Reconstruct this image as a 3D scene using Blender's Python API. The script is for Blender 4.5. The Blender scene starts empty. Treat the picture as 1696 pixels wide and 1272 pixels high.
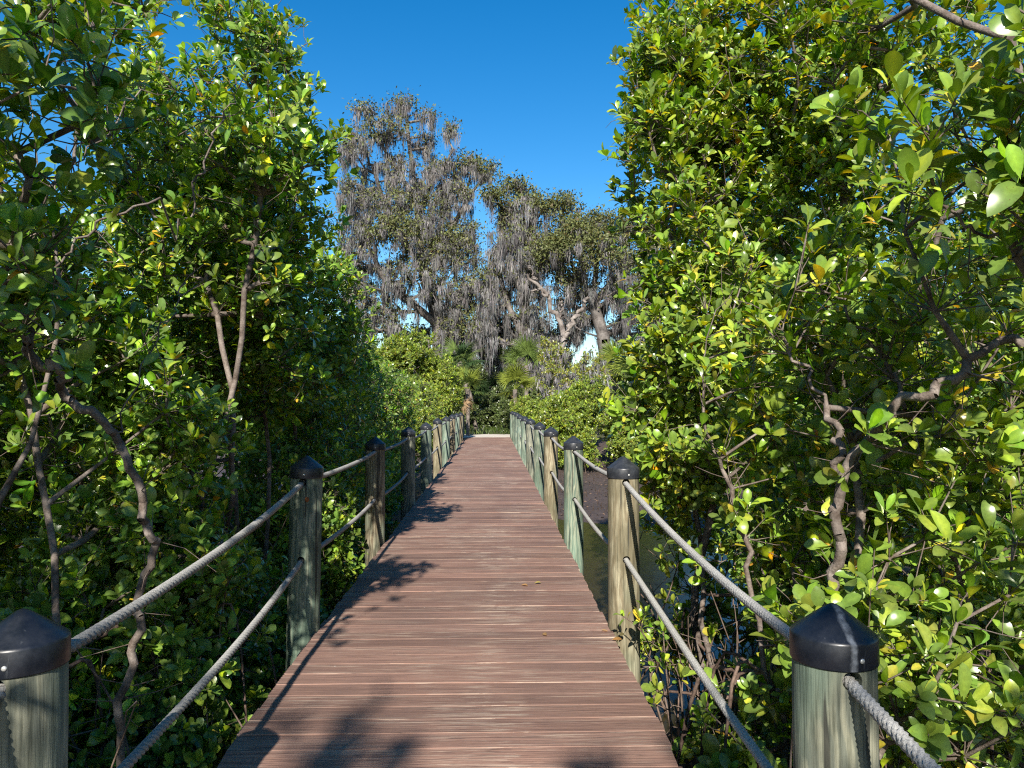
import bpy, math
import numpy as np
from mathutils import Vector

RNG = np.random.default_rng(7)
PI = math.pi
S = bpy.context.scene
COL = S.collection
F, VX, VY = 1230.0, 815.0, 667.0          # focal length and vanishing point measured on the photograph
EX, EZ = 0.182, 1.5                        # eye position (y = 0), boardwalk runs along +Y, deck top is z = 0
GZ = -1.0                                  # mud level


def P(px, py, d):
    return np.array([EX + (px - VX) * d / F, d, EZ - (py - VY) * d / F])


def deck_z(y):
    t = np.clip((3.25 - np.asarray(y, float)) / 1.3, 0, 3.0)
    return -0.17 * t + 0.012 * t * t


# ------------------------------------------------------------------ objects
def tag(o, label=None, cat=None, group=None, kind=None):
    if label: o['label'] = label
    if cat: o['category'] = cat
    if group: o['group'] = group
    if kind: o['kind'] = kind
    return o


def empty(name, loc, label, cat, group=None, rz=0.0):
    o = bpy.data.objects.new(name, None)
    o.empty_display_size = 0.2
    COL.objects.link(o)
    o.location = [float(v) for v in loc]
    o.rotation_euler = (0, 0, rz)
    return tag(o, label, cat, group)


class MB:
    """collects vertices and faces (numpy blocks) and links them as one mesh object"""
    def __init__(s):
        s.v, s.q, s.t, s.c, s.n = [], [], [], [], 0

    def add(s, v, quads=None, tris=None, col=None):
        v = np.asarray(v, float).reshape(-1, 3)
        if quads is not None and len(quads): s.q.append(np.asarray(quads, np.int64).reshape(-1, 4) + s.n)
        if tris is not None and len(tris): s.t.append(np.asarray(tris, np.int64).reshape(-1, 3) + s.n)
        if col is None: col = (1, 1, 1)
        c = np.asarray(col, float)
        if c.ndim == 1: c = np.repeat(c[None], len(v), 0)
        s.c.append(c[:, :3])
        s.v.append(v)
        s.n += len(v)

    def mesh(s, name, mat, origin=(0, 0, 0), smooth=True):
        v = np.concatenate(s.v) - np.asarray(origin, float)
        q = np.concatenate(s.q) if s.q else np.zeros((0, 4), np.int64)
        t = np.concatenate(s.t) if s.t else np.zeros((0, 3), np.int64)
        me = bpy.data.meshes.new(name)
        me.vertices.add(len(v))
        me.vertices.foreach_set('co', v.astype(np.float32).ravel())
        me.loops.add(q.size + t.size)
        me.loops.foreach_set('vertex_index', np.concatenate([q.ravel(), t.ravel()]).astype(np.int32))
        me.polygons.add(len(q) + len(t))
        st = np.concatenate([np.arange(len(q)) * 4, q.size + np.arange(len(t)) * 3])
        me.polygons.foreach_set('loop_start', st.astype(np.int32))
        me.polygons.foreach_set('use_smooth', np.full(len(q) + len(t), smooth))
        a = me.attributes.new('tint', 'FLOAT_COLOR', 'POINT')
        c = np.concatenate(s.c)
        a.data.foreach_set('color', np.concatenate([c, np.ones((len(c), 1))], 1).astype(np.float32).ravel())
        me.update(calc_edges=True)
        me.validate()
        me.materials.append(mat)
        return me

    def build(s, name, mat, parent=None, origin=None, smooth=True):
        if origin is None:
            origin = parent_origin(parent)
        o = bpy.data.objects.new(name, s.mesh(name, mat, origin, smooth))
        COL.objects.link(o)
        if parent is not None:
            o.parent = parent
        else:
            o.location = [float(v) for v in origin]
        return o


def parent_origin(p):
    v = np.zeros(3)
    while p is not None:
        v = v + np.array(p.location)
        p = p.parent
    return v


def box(mb, c, h, col=None):
    x, y, z = c; a, b, d = h
    v = [(x + i * a, y + j * b, z + k * d) for k in (-1, 1) for j in (-1, 1) for i in (-1, 1)]
    mb.add(v, [(0, 2, 3, 1), (4, 5, 7, 6), (0, 1, 5, 4), (2, 6, 7, 3), (0, 4, 6, 2), (1, 3, 7, 5)], None, col)


def lathe(mb, prof, c, n=28, col=None, capped=True):
    c = np.asarray(c, float)
    a = np.arange(n) * 2 * PI / n
    v = np.concatenate([np.stack([r * np.cos(a), r * np.sin(a), np.full(n, z)], 1) + c for r, z in prof])
    q = []
    for k in range(len(prof) - 1):
        i = np.arange(n); j = (i + 1) % n
        q.append(np.stack([k * n + i, k * n + j, (k + 1) * n + j, (k + 1) * n + i], 1))
    tr = []
    if capped:
        v = np.concatenate([v, [c + (0, 0, prof[-1][1])]])
        i = np.arange(n); j = (i + 1) % n
        b = (len(prof) - 1) * n
        tr = np.stack([b + i, b + j, np.full(n, len(v) - 1)], 1)
    mb.add(v, np.concatenate(q), tr, col)


def tubes(mb, A, B, ra, rb, k=5, col=(1, 1, 1)):
    """many truncated cones at once"""
    A, B = np.asarray(A, float), np.asarray(B, float)
    n = len(A)
    if not n: return
    d = B - A
    L = np.linalg.norm(d, axis=1, keepdims=True); L[L < 1e-6] = 1e-6
    d = d / L
    up = np.where(np.abs(d[:, 2:3]) > 0.9, [[1., 0, 0]], [[0, 0, 1.]])
    u = np.cross(d, up); u /= np.linalg.norm(u, axis=1, keepdims=True)
    w = np.cross(d, u)
    a = np.arange(k) * 2 * PI / k
    ring = u[:, None] * np.cos(a)[None, :, None] + w[:, None] * np.sin(a)[None, :, None]
    ra = np.broadcast_to(ra, (n,)); rb = np.broadcast_to(rb, (n,))
    v0 = A[:, None] - d[:, None] * ra[:, None, None] * 0.3 + ring * ra[:, None, None]
    v1 = B[:, None] + d[:, None] * rb[:, None, None] * 0.3 + ring * rb[:, None, None]
    v = np.concatenate([v0, v1], 1).reshape(-1, 3)
    i = np.arange(k); j = (i + 1) % k
    q = np.stack([i, j, k + j, k + i], 1)
    q = (q[None] + (np.arange(n) * 2 * k)[:, None, None]).reshape(-1, 4)
    c = np.asarray(col, float)
    if c.ndim == 2: c = np.repeat(c, 2 * k, 0)
    mb.add(v, q, None, c)


def path_tube(mb, pts, rad, k=8, col=(1, 1, 1), lobes=None, sub=1):
    """one continuous swept tube; rad may be a scalar or one radius per point"""
    pts = np.asarray(pts, float)
    n = len(pts)
    rad = np.broadcast_to(rad, (n,)).astype(float)
    d = np.gradient(pts, axis=0); d /= np.linalg.norm(d, axis=1, keepdims=True)
    ref = np.array([0, 0, 1.]) if abs(d[0, 2]) < 0.9 else np.array([1., 0, 0])
    u = np.cross(d, ref); u /= np.linalg.norm(u, axis=1, keepdims=True)
    w = np.cross(d, u)
    a = np.arange(k) * 2 * PI / k
    R = np.repeat(rad[:, None], k, 1)
    if lobes is not None:
        s = np.concatenate([[0], np.cumsum(np.linalg.norm(np.diff(pts, axis=0), axis=1))])
        for (nl, pitch, amp) in lobes:
            R = R * (1 - amp + amp * 1.35 * np.abs(np.cos(0.5 * (nl * a[None] - nl * 2 * PI * s[:, None] / pitch))))
    v = pts[:, None] + (u[:, None] * np.cos(a)[None, :, None] + w[:, None] * np.sin(a)[None, :, None]) * R[..., None]
    i = np.arange(k); j = (i + 1) % k
    q = np.stack([i, j, k + j, k + i], 1)
    q = (q[None] + (np.arange(n - 1) * k)[:, None, None]).reshape(-1, 4)
    mb.add(v.reshape(-1, 3), q, None, col)


def smooth_path(pts, n):
    """Catmull-Rom through the given points"""
    pts = np.asarray(pts, float)
    p = np.concatenate([[2 * pts[0] - pts[1]], pts, [2 * pts[-1] - pts[-2]]])
    t = np.linspace(0, len(pts) - 1 - 1e-6, n)
    i = t.astype(int); f = (t - i)[:, None]
    a, b, c, d = p[i], p[i + 1], p[i + 2], p[i + 3]
    return 0.5 * (2 * b + (c - a) * f + (2 * a - 5 * b + 4 * c - d) * f ** 2 + (3 * b - a - 3 * c + d) * f ** 3)


# ------------------------------------------------------------------ materials
class NT:
    def __init__(s, name):
        s.m = bpy.data.materials.new(name)
        s.m.use_nodes = True
        s.t = s.m.node_tree
        s.t.nodes.clear()
        s.out = s.n('ShaderNodeOutputMaterial')

    def n(s, kind, **kw):
        o = s.t.nodes.new(kind)
        for k, v in kw.items():
            if k.startswith('_'): setattr(o, k[1:], v)
            else: o.inputs[k.replace('__', ' ')].default_value = v
        return o

    def l(s, a, b): s.t.links.new(a, b)

    def noise(s, vec, scale, detail=4, rough=0.55, dist=0.0):
        o = s.n('ShaderNodeTexNoise', Scale=scale, Detail=detail, Roughness=rough, Distortion=dist)
        if vec is not None: s.l(vec, o.inputs['Vector'])
        return o.outputs['Fac']

    def mapped(s, vec, scale, loc=(0, 0, 0)):
        o = s.n('ShaderNodeMapping')
        o.inputs['Scale'].default_value = scale
        o.inputs['Location'].default_value = loc
        s.l(vec, o.inputs['Vector'])
        return o.outputs['Vector']

    def ramp(s, fac, stops):
        o = s.n('ShaderNodeValToRGB')
        e = o.color_ramp.elements
        while len(e) < len(stops): e.new(0.5)
        for i, (p, c) in enumerate(stops):
            e[i].position = p
            e[i].color = (c, c, c, 1) if not hasattr(c, '__len__') else (*c, 1)
        s.l(fac, o.inputs['Fac'])
        return o.outputs['Color']

    def mix(s, fac, a, b, mode='MIX'):
        o = s.n('ShaderNodeMix', _data_type='RGBA', _blend_type=mode)
        for key, val in (('Factor', fac), ('A', a), ('B', b)):
            i = [x for x in o.inputs if x.name == key and x.type == ('VALUE' if key == 'Factor' else 'RGBA')][0]
            if hasattr(val, 'is_output'): s.l(val, i)
            elif key == 'Factor': i.default_value = val
            else: i.default_value = (*val, 1)
        return [x for x in o.outputs if x.type == 'RGBA'][0]

    def math(s, op, a, b=0.5):
        o = s.n('ShaderNodeMath', _operation=op)
        for k, v in enumerate((a, b)):
            if hasattr(v, 'is_output'): s.l(v, o.inputs[k])
            else: o.inputs[k].default_value = v
        return o.outputs[0]

    def bump(s, h, strength=0.4, dist=0.01):
        o = s.n('ShaderNodeBump', Strength=strength, Distance=dist)
        s.l(h, o.inputs['Height'])
        return o.outputs['Normal']

    def bsdf(s, color, rough=0.7, spec=0.4, normal=None, metal=0.0):
        o = s.n('ShaderNodeBsdfPrincipled', Metallic=metal)
        o.inputs['Specular IOR Level'].default_value = spec
        for k, v in (('Base Color', color), ('Roughness', rough)):
            if hasattr(v, 'is_output'): s.l(v, o.inputs[k])
            elif k == 'Base Color': o.inputs[k].default_value = (*v, 1)
            else: o.inputs[k].default_value = v
        if normal is not None: s.l(normal, o.inputs['Normal'])
        return o.outputs[0]

    def done(s, shader):
        s.l(shader, s.out.inputs['Surface'])
        return s.m

    def attr(s, name='tint'):
        return s.n('ShaderNodeAttribute', _attribute_name=name).outputs['Color']

    def obj(s): return s.n('ShaderNodeTexCoord').outputs['Object']

    def geo(s): return s.n('ShaderNodeNewGeometry')


def mat_leaf(name, rough=0.27, spec=0.5, trans=0.22, glow=(1.9, 1.6, 0.4)):
    t = NT(name)
    c = t.attr()
    under = t.mix(0.45, c, (0.17, 0.20, 0.07))
    g = t.geo()
    cc = t.mix(g.outputs['Backfacing'], c, under)
    nz = t.noise(g.outputs['Position'], 60, 2)
    cc = t.mix(0.35, cc, t.mix(1.0, cc, t.ramp(nz, [(0.3, 0.55), (0.7, 1.35)]), 'MULTIPLY'))
    sp = t.noise(g.outputs['Position'], 170, 2)
    big = t.noise(g.outputs['Position'], 9, 2)
    cc = t.mix(t.math('MULTIPLY', t.ramp(sp, [(0.66, 0.0), (0.70, 0.8)]), t.ramp(big, [(0.5, 0.0), (0.62, 1.0)])), cc, (0.10, 0.055, 0.02))
    b = t.bsdf(cc, rough, spec)
    tr = t.n('ShaderNodeBsdfTranslucent')
    t.l(t.mix(1.0, c, glow, 'MULTIPLY'), tr.inputs['Color'])
    mx = t.n('ShaderNodeMixShader', Fac=trans)
    t.l(b, mx.inputs[1]); t.l(tr.outputs[0], mx.inputs[2])
    return t.done(mx.outputs[0])


def mat_bark(name, a, b, scale=9.0):
    t = NT(name)
    v = t.geo().outputs['Position']
    n1 = t.noise(v, scale, 5, 0.65)
    n2 = t.noise(v, scale * 7, 3)
    c = t.mix(t.ramp(n1, [(0.35, 0.0), (0.68, 1.0)]), a, b)
    c = t.mix(1.0, c, t.attr(), 'MULTIPLY')
    c = t.mix(0.5, c, t.mix(1.0, c, t.ramp(n2, [(0.3, 0.5), (0.7, 1.3)]), 'MULTIPLY'))
    return t.done(t.bsdf(c, 0.85, 0.25, t.bump(n2, 0.6, 0.006)))


def mat_deck():
    t = NT('weathered_painted_boards')
    pos = t.geo().outputs['Position']
    tint = t.attr()
    sep = t.n('ShaderNodeSeparateColor'); t.l(tint, sep.inputs[0])
    off = t.n('ShaderNodeCombineXYZ')
    t.l(t.math('MULTIPLY', sep.outputs[0], 37.0), off.inputs[0])
    t.l(t.math('MULTIPLY', sep.outputs[1], 11.0), off.inputs[2])
    add = t.n('ShaderNodeVectorMath', _operation='ADD')
    t.l(pos, add.inputs[0]); t.l(off.outputs[0], add.inputs[1])
    v = add.outputs[0]
    grain = t.noise(t.mapped(v, (2.6, 150, 20)), 1.0, 4, 0.65)
    broad = t.noise(t.mapped(v, (1.2, 34, 3)), 1.0, 4, 0.6)
    stain = t.noise(pos, 1.3, 4, 0.6)
    c = t.mix(broad, (0.190, 0.108, 0.080), (0.305, 0.182, 0.140))
    c = t.mix(1.0, c, t.ramp(sep.outputs[2], [(0, 0.72), (1, 1.2)]), 'MULTIPLY')
    c = t.mix(t.ramp(grain, [(0.36, 0.6), (0.54, 0.0)]), c, (0.085, 0.052, 0.044))
    c = t.mix(t.math('MULTIPLY', t.ramp(stain, [(0.46, 0.0), (0.72, 0.6)]), t.ramp(grain, [(0.3, 0.4), (0.7, 1.0)])), c, (0.09, 0.065, 0.058))
    # worn paint: pale bare-wood streaks along the boards
    s1 = t.noise(t.mapped(v, (3.4, 150, 30)), 1.0, 4, 0.6)
    s2 = t.noise(t.mapped(v, (1.1, 5.5, 5)), 1.0, 2, 0.5)
    wear = t.math('MULTIPLY', t.ramp(s1, [(0.535, 0.0), (0.62, 1.0)]), t.ramp(s2, [(0.44, 0.0), (0.58, 1.0)]))
    c = t.mix(t.math('MULTIPLY', wear, 0.5), c, (0.50, 0.40, 0.31))
    s3 = t.noise(t.mapped(v, (3.0, 44, 5)), 1.0, 5, 0.7)
    lane = t.noise(t.mapped(pos, (1.6, 0.5, 1), (3.1, 0.4, 0)), 1.0, 2, 0.5)
    worn = t.math('MULTIPLY', t.ramp(s3, [(0.54, 0.0), (0.565, 1.0)]), t.ramp(lane, [(0.48, 0.0), (0.60, 1.0)]))
    c = t.mix(t.math('MULTIPLY', worn, 0.5), c, (0.46, 0.37, 0.29))
    dirt = t.noise(t.mapped(v, (5, 70, 20)), 1.0, 4, 0.7)
    c = t.mix(t.ramp(dirt, [(0.60, 0.0), (0.70, 0.75)]), c, (0.07, 0.045, 0.038))
    # white specks
    vo = t.n('ShaderNodeTexVoronoi', Scale=10.0, Randomness=1.0)
    t.l(t.mapped(pos, (1, 1, 0.01)), vo.inputs['Vector'])
    sc = t.n('ShaderNodeSeparateColor'); t.l(vo.outputs['Color'], sc.inputs[0])
    size = t.math('MULTIPLY', t.math('MULTIPLY', sc.outputs[0], sc.outputs[0]), 0.085)
    rare = t.math('GREATER_THAN', sc.outputs[1], 0.86)
    speck = t.math('MULTIPLY', t.math('LESS_THAN', t.math('ADD', vo.outputs['Distance'], t.math('MULTIPLY', t.noise(pos, 90, 2), 0.03)), size), rare)
    c = t.mix(t.math('MULTIPLY', speck, 0.8), c, (0.62, 0.60, 0.56))
    h = t.math('ADD', grain, t.math('MULTIPLY', s1, 0.7))
    return t.done(t.bsdf(c, t.ramp(broad, [(0.3, 0.62), (0.7, 0.82)]), 0.3, t.bump(h, 0.8, 0.006)))


def mat_post():
    t = NT('treated_round_timber')
    o = t.obj()
    inf = t.n('ShaderNodeObjectInfo')
    rnd = t.n('ShaderNodeCombineXYZ')
    t.l(t.math('MULTIPLY', inf.outputs['Random'], 19.0), rnd.inputs[0])
    t.l(t.math('MULTIPLY', inf.outputs['Random'], 41.0), rnd.inputs[2])
    add = t.n('ShaderNodeVectorMath', _operation='ADD')
    t.l(o, add.inputs[0]); t.l(rnd.outputs[0], add.inputs[1])
    v = add.outputs[0]
    warp = t.noise(t.mapped(v, (3.2, 3.2, 1.4)), 1.0, 2)
    line = t.n('ShaderNodeTexWave', _wave_type='BANDS', _bands_direction='X', Scale=5.0, Distortion=11.0, Detail=2.5)
    line.inputs['Detail Scale'].default_value = 1.6
    t.l(t.mapped(v, (1.6, 1.6, 0.42)), line.inputs['Vector'])
    fine = t.noise(t.mapped(v, (115, 115, 4.0)), 1.0, 5, 0.7)
    blotch = t.noise(t.mapped(v, (7, 7, 2.5)), 1.0, 4, 0.6)
    base = inf.outputs['Color']
    light = t.mix(0.55, base, (0.50, 0.47, 0.33))
    dark = t.mix(1.0, base, (0.50, 0.52, 0.48), 'MULTIPLY')
    c = t.mix(t.ramp(line.outputs['Fac'], [(0.25, 0.0), (0.8, 0.75)]), base, light)
    c = t.mix(t.ramp(blotch, [(0.42, 0.75), (0.6, 0.0)]), c, dark)
    c = t.mix(t.ramp(warp, [(0.5, 0.0), (0.72, 0.6)]), c, (0.19, 0.28, 0.21))
    c = t.mix(t.ramp(fine, [(0.36, 0.85), (0.54, 0.0)]), c, t.mix(1.0, c, (0.4, 0.42, 0.4), 'MULTIPLY'))
    # drying cracks
    ck = t.noise(t.mapped(v, (26, 26, 0.8)), 1.0, 2)
    c = t.mix(t.ramp(ck, [(0.325, 0.85), (0.345, 0.0)]), c, (0.03, 0.03, 0.025))
    return t.done(t.bsdf(c, 0.8, 0.25, t.bump(t.math('ADD', fine, t.ramp(ck, [(0.32, 0.0), (0.36, 1.0)])), 0.45, 0.006)))


def mat_cap(name, scuff=False, dark=False):
    t = NT(name)
    o = t.obj()
    n1 = t.noise(o, 22, 5, 0.65)
    n2 = t.noise(t.mapped(o, (70, 70, 9)), 1.0, 3)
    c = t.mix(t.ramp(n1, [(0.4, 0.0), (0.75, 0.8)]), (0.006, 0.008, 0.013) if dark else (0.018, 0.020, 0.025), (0.015, 0.018, 0.026) if dark else (0.050, 0.054, 0.062))  # dark set puts the shade on the two nearest caps into their colour
    c = t.mix(t.ramp(n2, [(0.66, 0.0), (0.8, 0.35)]), c, (0.13, 0.14, 0.15))
    if scuff:
        sp = t.n('ShaderNodeSeparateXYZ'); t.l(o, sp.inputs[0])
        w = t.math('ADD', sp.outputs[0], t.math('MULTIPLY', t.noise(o, 30, 3), 0.02))
        d = t.math('ABSOLUTE', t.math('SUBTRACT', w, 0.012), 0)
        m = t.math('MULTIPLY', t.ramp(d, [(0.004, 1.0), (0.011, 0.0)]), t.math('LESS_THAN', sp.outputs[1], 0.0))
        m = t.math('MULTIPLY', m, t.ramp(t.noise(o, 45, 4), [(0.3, 0.15), (0.6, 0.75)]))
        c = t.mix(m, c, (0.20, 0.22, 0.25))
    return t.done(t.bsdf(c, t.ramp(n1, [(0.3, 0.30), (0.7, 0.5)]), 0.5, t.bump(n1, 0.12, 0.004)))


def mat_rope():
    t = NT('weathered_rope_fibre')
    v = t.geo().outputs['Position']
    inf = t.n('ShaderNodeObjectInfo')
    n1 = t.noise(v, 6, 4); n2 = t.noise(v, 260, 3)
    c = t.mix(n1, (0.25, 0.245, 0.23), (0.42, 0.41, 0.39))
    c = t.mix(t.ramp(n2, [(0.35, 0.6), (0.6, 0.0)]), c, (0.12, 0.11, 0.10))
    c = t.mix(1.0, c, inf.outputs['Color'], 'MULTIPLY')
    c = t.mix(1.0, c, t.attr(), 'MULTIPLY')
    return t.done(t.bsdf(c, 0.9, 0.2, t.bump(n2, 0.6, 0.003)))


def mat_plain(name, c, rough=0.6, spec=0.4, metal=0.0):
    t = NT(name)
    n = t.noise(t.geo().outputs['Position'], 40, 3)
    return t.done(t.bsdf(t.mix(n, tuple(0.8 * x for x in c), tuple(1.2 * x for x in c)), rough, spec, None, metal))


def mat_ground():
    t = NT('mud_and_soil')
    p = t.geo().outputs['Position']
    n1 = t.noise(p, 0.5, 6, 0.6); n2 = t.noise(p, 7, 5, 0.65); n3 = t.noise(p, 45, 4, 0.6)
    mud = t.mix(n2, (0.050, 0.034, 0.030), (0.125, 0.090, 0.078))
    mud = t.mix(t.ramp(n1, [(0.4, 0.0), (0.65, 0.5)]), mud, (0.035, 0.028, 0.024))
    dry = t.mix(n2, (0.05, 0.055, 0.02), (0.11, 0.12, 0.04))
    dry = t.mix(t.ramp(n3, [(0.5, 0), (0.7, 0.6)]), dry, (0.13, 0.10, 0.06))
    sp = t.n('ShaderNodeSeparateXYZ'); t.l(p, sp.inputs[0])
    up = t.ramp(t.math('ADD', sp.outputs[2], t.math('MULTIPLY', n2, 0.3)), [(0.0, 0), (0.12, 1)])
    c = t.mix(up, mud, dry)
    h = t.math('ADD', n2, t.math('MULTIPLY', n3, 0.35))
    return t.done(t.bsdf(c, t.ramp(n2, [(0.3, 0.45), (0.7, 0.85)]), 0.4, t.bump(h, 0.9, 0.06)))


def mat_water():
    t = NT('murky_creek_water')
    p = t.geo().outputs['Position']
    n = t.noise(t.mapped(p, (1, 0.6, 1)), 5, 3); n2 = t.noise(p, 1.2, 3)
    c = t.mix(n2, (0.020, 0.017, 0.008), (0.038, 0.032, 0.013))
    return t.done(t.bsdf(c, 0.20, 0.14, t.bump(n, 0.2, 0.02)))


def mat_sand():
    t = NT('pale_shell_sand')
    p = t.geo().outputs['Position']
    n = t.noise(p, 14, 5, 0.6)
    return t.done(t.bsdf(t.mix(n, (0.42, 0.37, 0.31), (0.62, 0.57, 0.50)), 0.9, 0.2, t.bump(n, 0.6, 0.03)))


def mat_fibre(name, rough=0.9, trans=0.15):
    t = NT(name)
    c = t.attr()
    b = t.bsdf(c, rough, 0.15)
    tr = t.n('ShaderNodeBsdfTranslucent'); t.l(c, tr.inputs['Color'])
    mx = t.n('ShaderNodeMixShader', Fac=trans)
    t.l(b, mx.inputs[1]); t.l(tr.outputs[0], mx.inputs[2])
    return t.done(mx.outputs[0])


M_LEAF = mat_leaf('mangrove_leaf')
M_LEAF_FAR = mat_leaf('shrub_leaf', 0.33, 0.42, 0.24, (1.9, 1.6, 0.4))
M_OAKLEAF = mat_leaf('oak_leaf', 0.55, 0.3, 0.2, (1.3, 1.3, 0.6))
M_BARK = mat_bark('mangrove_bark', (0.080, 0.058, 0.045), (0.225, 0.19, 0.165), 14.0)
M_ROOT = mat_bark('prop_root_bark', (0.07, 0.045, 0.035), (0.20, 0.14, 0.11))
M_OAKBARK = mat_bark('oak_bark', (0.06, 0.05, 0.045), (0.19, 0.17, 0.155), 2.5)
M_PALMBARK = mat_bark('palm_bark', (0.10, 0.085, 0.07), (0.24, 0.20, 0.17), 6)
M_MOSS = mat_fibre('spanish_moss')
M_FAN = mat_fibre('palm_frond', 0.5, 0.25)
M_DECK, M_POST, M_ROPE = mat_deck(), mat_post(), mat_rope()
M_CAP, M_CAPNEAR = mat_cap('black_moulded_cap'), mat_cap('scuffed_shaded_black_cap', True, True)
M_SCREW = mat_plain('zinc_screw', (0.55, 0.55, 0.53), 0.4, 0.5, 0.6)
M_BEAM = mat_plain('dark_timber', (0.09, 0.075, 0.055), 0.85, 0.2)
M_LITTER = mat_fibre('dead_leaves', .8, .05)
M_GROUND, M_WATER, M_SAND = mat_ground(), mat_water(), mat_sand()

# ------------------------------------------------------------------ setting
def ground_h(x, y):
    s = np.clip((y - 25.5 - 0.8 * np.sin(x * 0.5)) / 6.0, 0, 1); s = s * s * (3 - 2 * s)
    m = np.clip((y - 13.6 - 0.7 * np.sin(x * 0.9 + 1) - 0.35 * np.sin(x * 2.3)) / 3.0, 0, 1)
    b = np.clip((-6 - y) / 6.0, 0, 1)
    e = np.clip((np.abs(x) - 9.0) / 8.0, 0, 1)
    lb = np.clip((-x - 1.7 + .3 * np.sin(y * 1.1)) / .8, 0, 1) * (y < 14) + np.clip((x - 3.4 + .5 * np.sin(y * 1.3)) / 1.2, 0, 1) * (y < 13)
    z = -1.12 + 0.17 * np.maximum(m, lb) + 0.035 * np.sin(x * 1.7 + y * 0.9) * np.sin(y * 1.3) + 0.25 * e
    z = z * (1 - s) + (-0.05) * s
    return z * (1 - b) + (-0.35) * b


def setting():
    xs = np.concatenate([np.linspace(-400, -24, 18), np.linspace(-22, 22, 111), np.linspace(24, 400, 18)])
    ys = np.concatenate([np.linspace(-60, -8, 12), np.linspace(-7, 45, 131), np.linspace(47, 90, 18), np.linspace(100, 900, 16)])
    X, Y = np.meshgrid(xs, ys)
    V = np.stack([X, Y, ground_h(X, Y)], -1).reshape(-1, 3)
    nx, ny = len(xs), len(ys)
    i = (np.arange(ny - 1)[:, None] * nx + np.arange(nx - 1)[None]).ravel()
    mb = MB(); mb.add(V, np.stack([i, i + 1, i + nx + 1, i + nx], 1))
    tag(mb.build('ground', M_GROUND), kind='structure')
    mb = MB()
    mb.add([(-60, -9, -1.02), (60, -9, -1.02), (60, 20, -1.02), (-60, 20, -1.02)], [(0, 1, 2, 3)])
    tag(mb.build('water', M_WATER), kind='structure')
    # sandy path at the far end of the boardwalk
    xs = np.linspace(-1.25, 1.5, 12); ys = np.linspace(32.33, 35.6, 10)
    X, Y = np.meshgrid(xs, ys)
    X = X + 0.15 * np.sin(Y * 3) * (np.abs(X) > 1.1)
    Z = -0.012 + 0.012 * np.sin(X * 4 + Y * 2)
    Y = Y + 0.25 * np.sin(X * 3.1) * (Y > 35)
    nx, ny = 12, 10
    i = (np.arange(ny - 1)[:, None] * nx + np.arange(nx - 1)[None]).ravel()
    mb = MB(); mb.add(np.stack([X, Y, Z], -1).reshape(-1, 3), np.stack([i, i + 1, i + nx + 1, i + nx], 1))
    tag(mb.build('path', M_SAND), kind='structure')


setting()

# ------------------------------------------------------------------ boardwalk
POST_Y0 = 1.95


def boardwalk():
    root = empty('boardwalk', (0, 3.25, 0), 'long straight boardwalk of worn reddish brown cross boards running between the mangroves', 'boardwalk')
    mb = MB()
    pitch, w, th = 0.150, 0.0715, 0.038
    prof = [(-w, -th), (-w, -0.006), (-w + 0.0015, -0.0025), (-w + 0.0045, 0.0), (w - 0.0045, 0.0), (w - 0.0015, -0.0025), (w, -0.006), (w, -th)]
    n = len(prof)
    y = -3.4
    while y < 32.28:
        z = float(deck_z(y)); sl = float(deck_z(y + .05) - deck_z(y - .05)) / 0.1
        x0 = -0.965 + RNG.uniform(-.012, .008); x1 = 0.965 + RNG.uniform(-.008, .012)
        if abs(y - POST_Y0) < .20: x0 = -0.895
        dz = RNG.normal(0, 0.0012); tw = RNG.normal(0, 0.0012); sk = RNG.normal(0, 0.0015)
        vs = []
        bv = RNG.uniform(.05, .8)
        for k, x in enumerate(np.linspace(x0, x1, 5)):
            bow = 0.0012 * math.sin(k * 1.7 + y * 9)
            for (py, pz) in prof:
                vs.append((x, y + (math.copysign(w - (w - abs(py)) * bv, py)) + sk * x, z + pz + sl * py + dz + tw * x + bow))
        q = []
        for k in range(4):
            for j in range(n - 1):
                a = k * n + j
                q.append((a, a + n, a + n + 1, a + 1))
        for b in (0, 4 * n):
            e = [(b, b + 1, b + 2, b + 7), (b + 2, b + 3, b + 4, b + 7), (b + 4, b + 5, b + 6, b + 7)]
            q += e if b == 0 else [t[::-1] for t in e]
        mb.add(vs, q, None, RNG.uniform(0, 1, 3))
        y += pitch + RNG.normal(0, .0013)
    o = mb.build('decking', M_DECK, root, smooth=False)
    for x in (-0.80, 0.0, 0.80):
        mb = MB(); box(mb, (x, 17.7, -0.145), (0.045, 14.4, 0.1)); box(mb, (x, 0, -0.45), (0.045, 3.2, 0.08)); mb.build('joist', M_BEAM, root, smooth=False)
    for k in range(11):
        mb = MB(); box(mb, (0, 1.75 + 3.035 * k, -0.36 - (0.17 if k == 0 else 0)), (1.0, 0.05, 0.11)); mb.build('cross_beam', M_BEAM, root, smooth=False)


boardwalk()

# ------------------------------------------------------------------ posts and ropes
POST_L, POST_R = -1.066, 1.066
GREEN, PALEGREEN, TAN, BROWN, GREY = (0.135, 0.18, 0.14), (0.175, 0.235, 0.19), (0.235, 0.195, 0.125), (0.17, 0.13, 0.085), (0.165, 0.175, 0.14)
HOLES = (0.975, 0.47)


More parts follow.
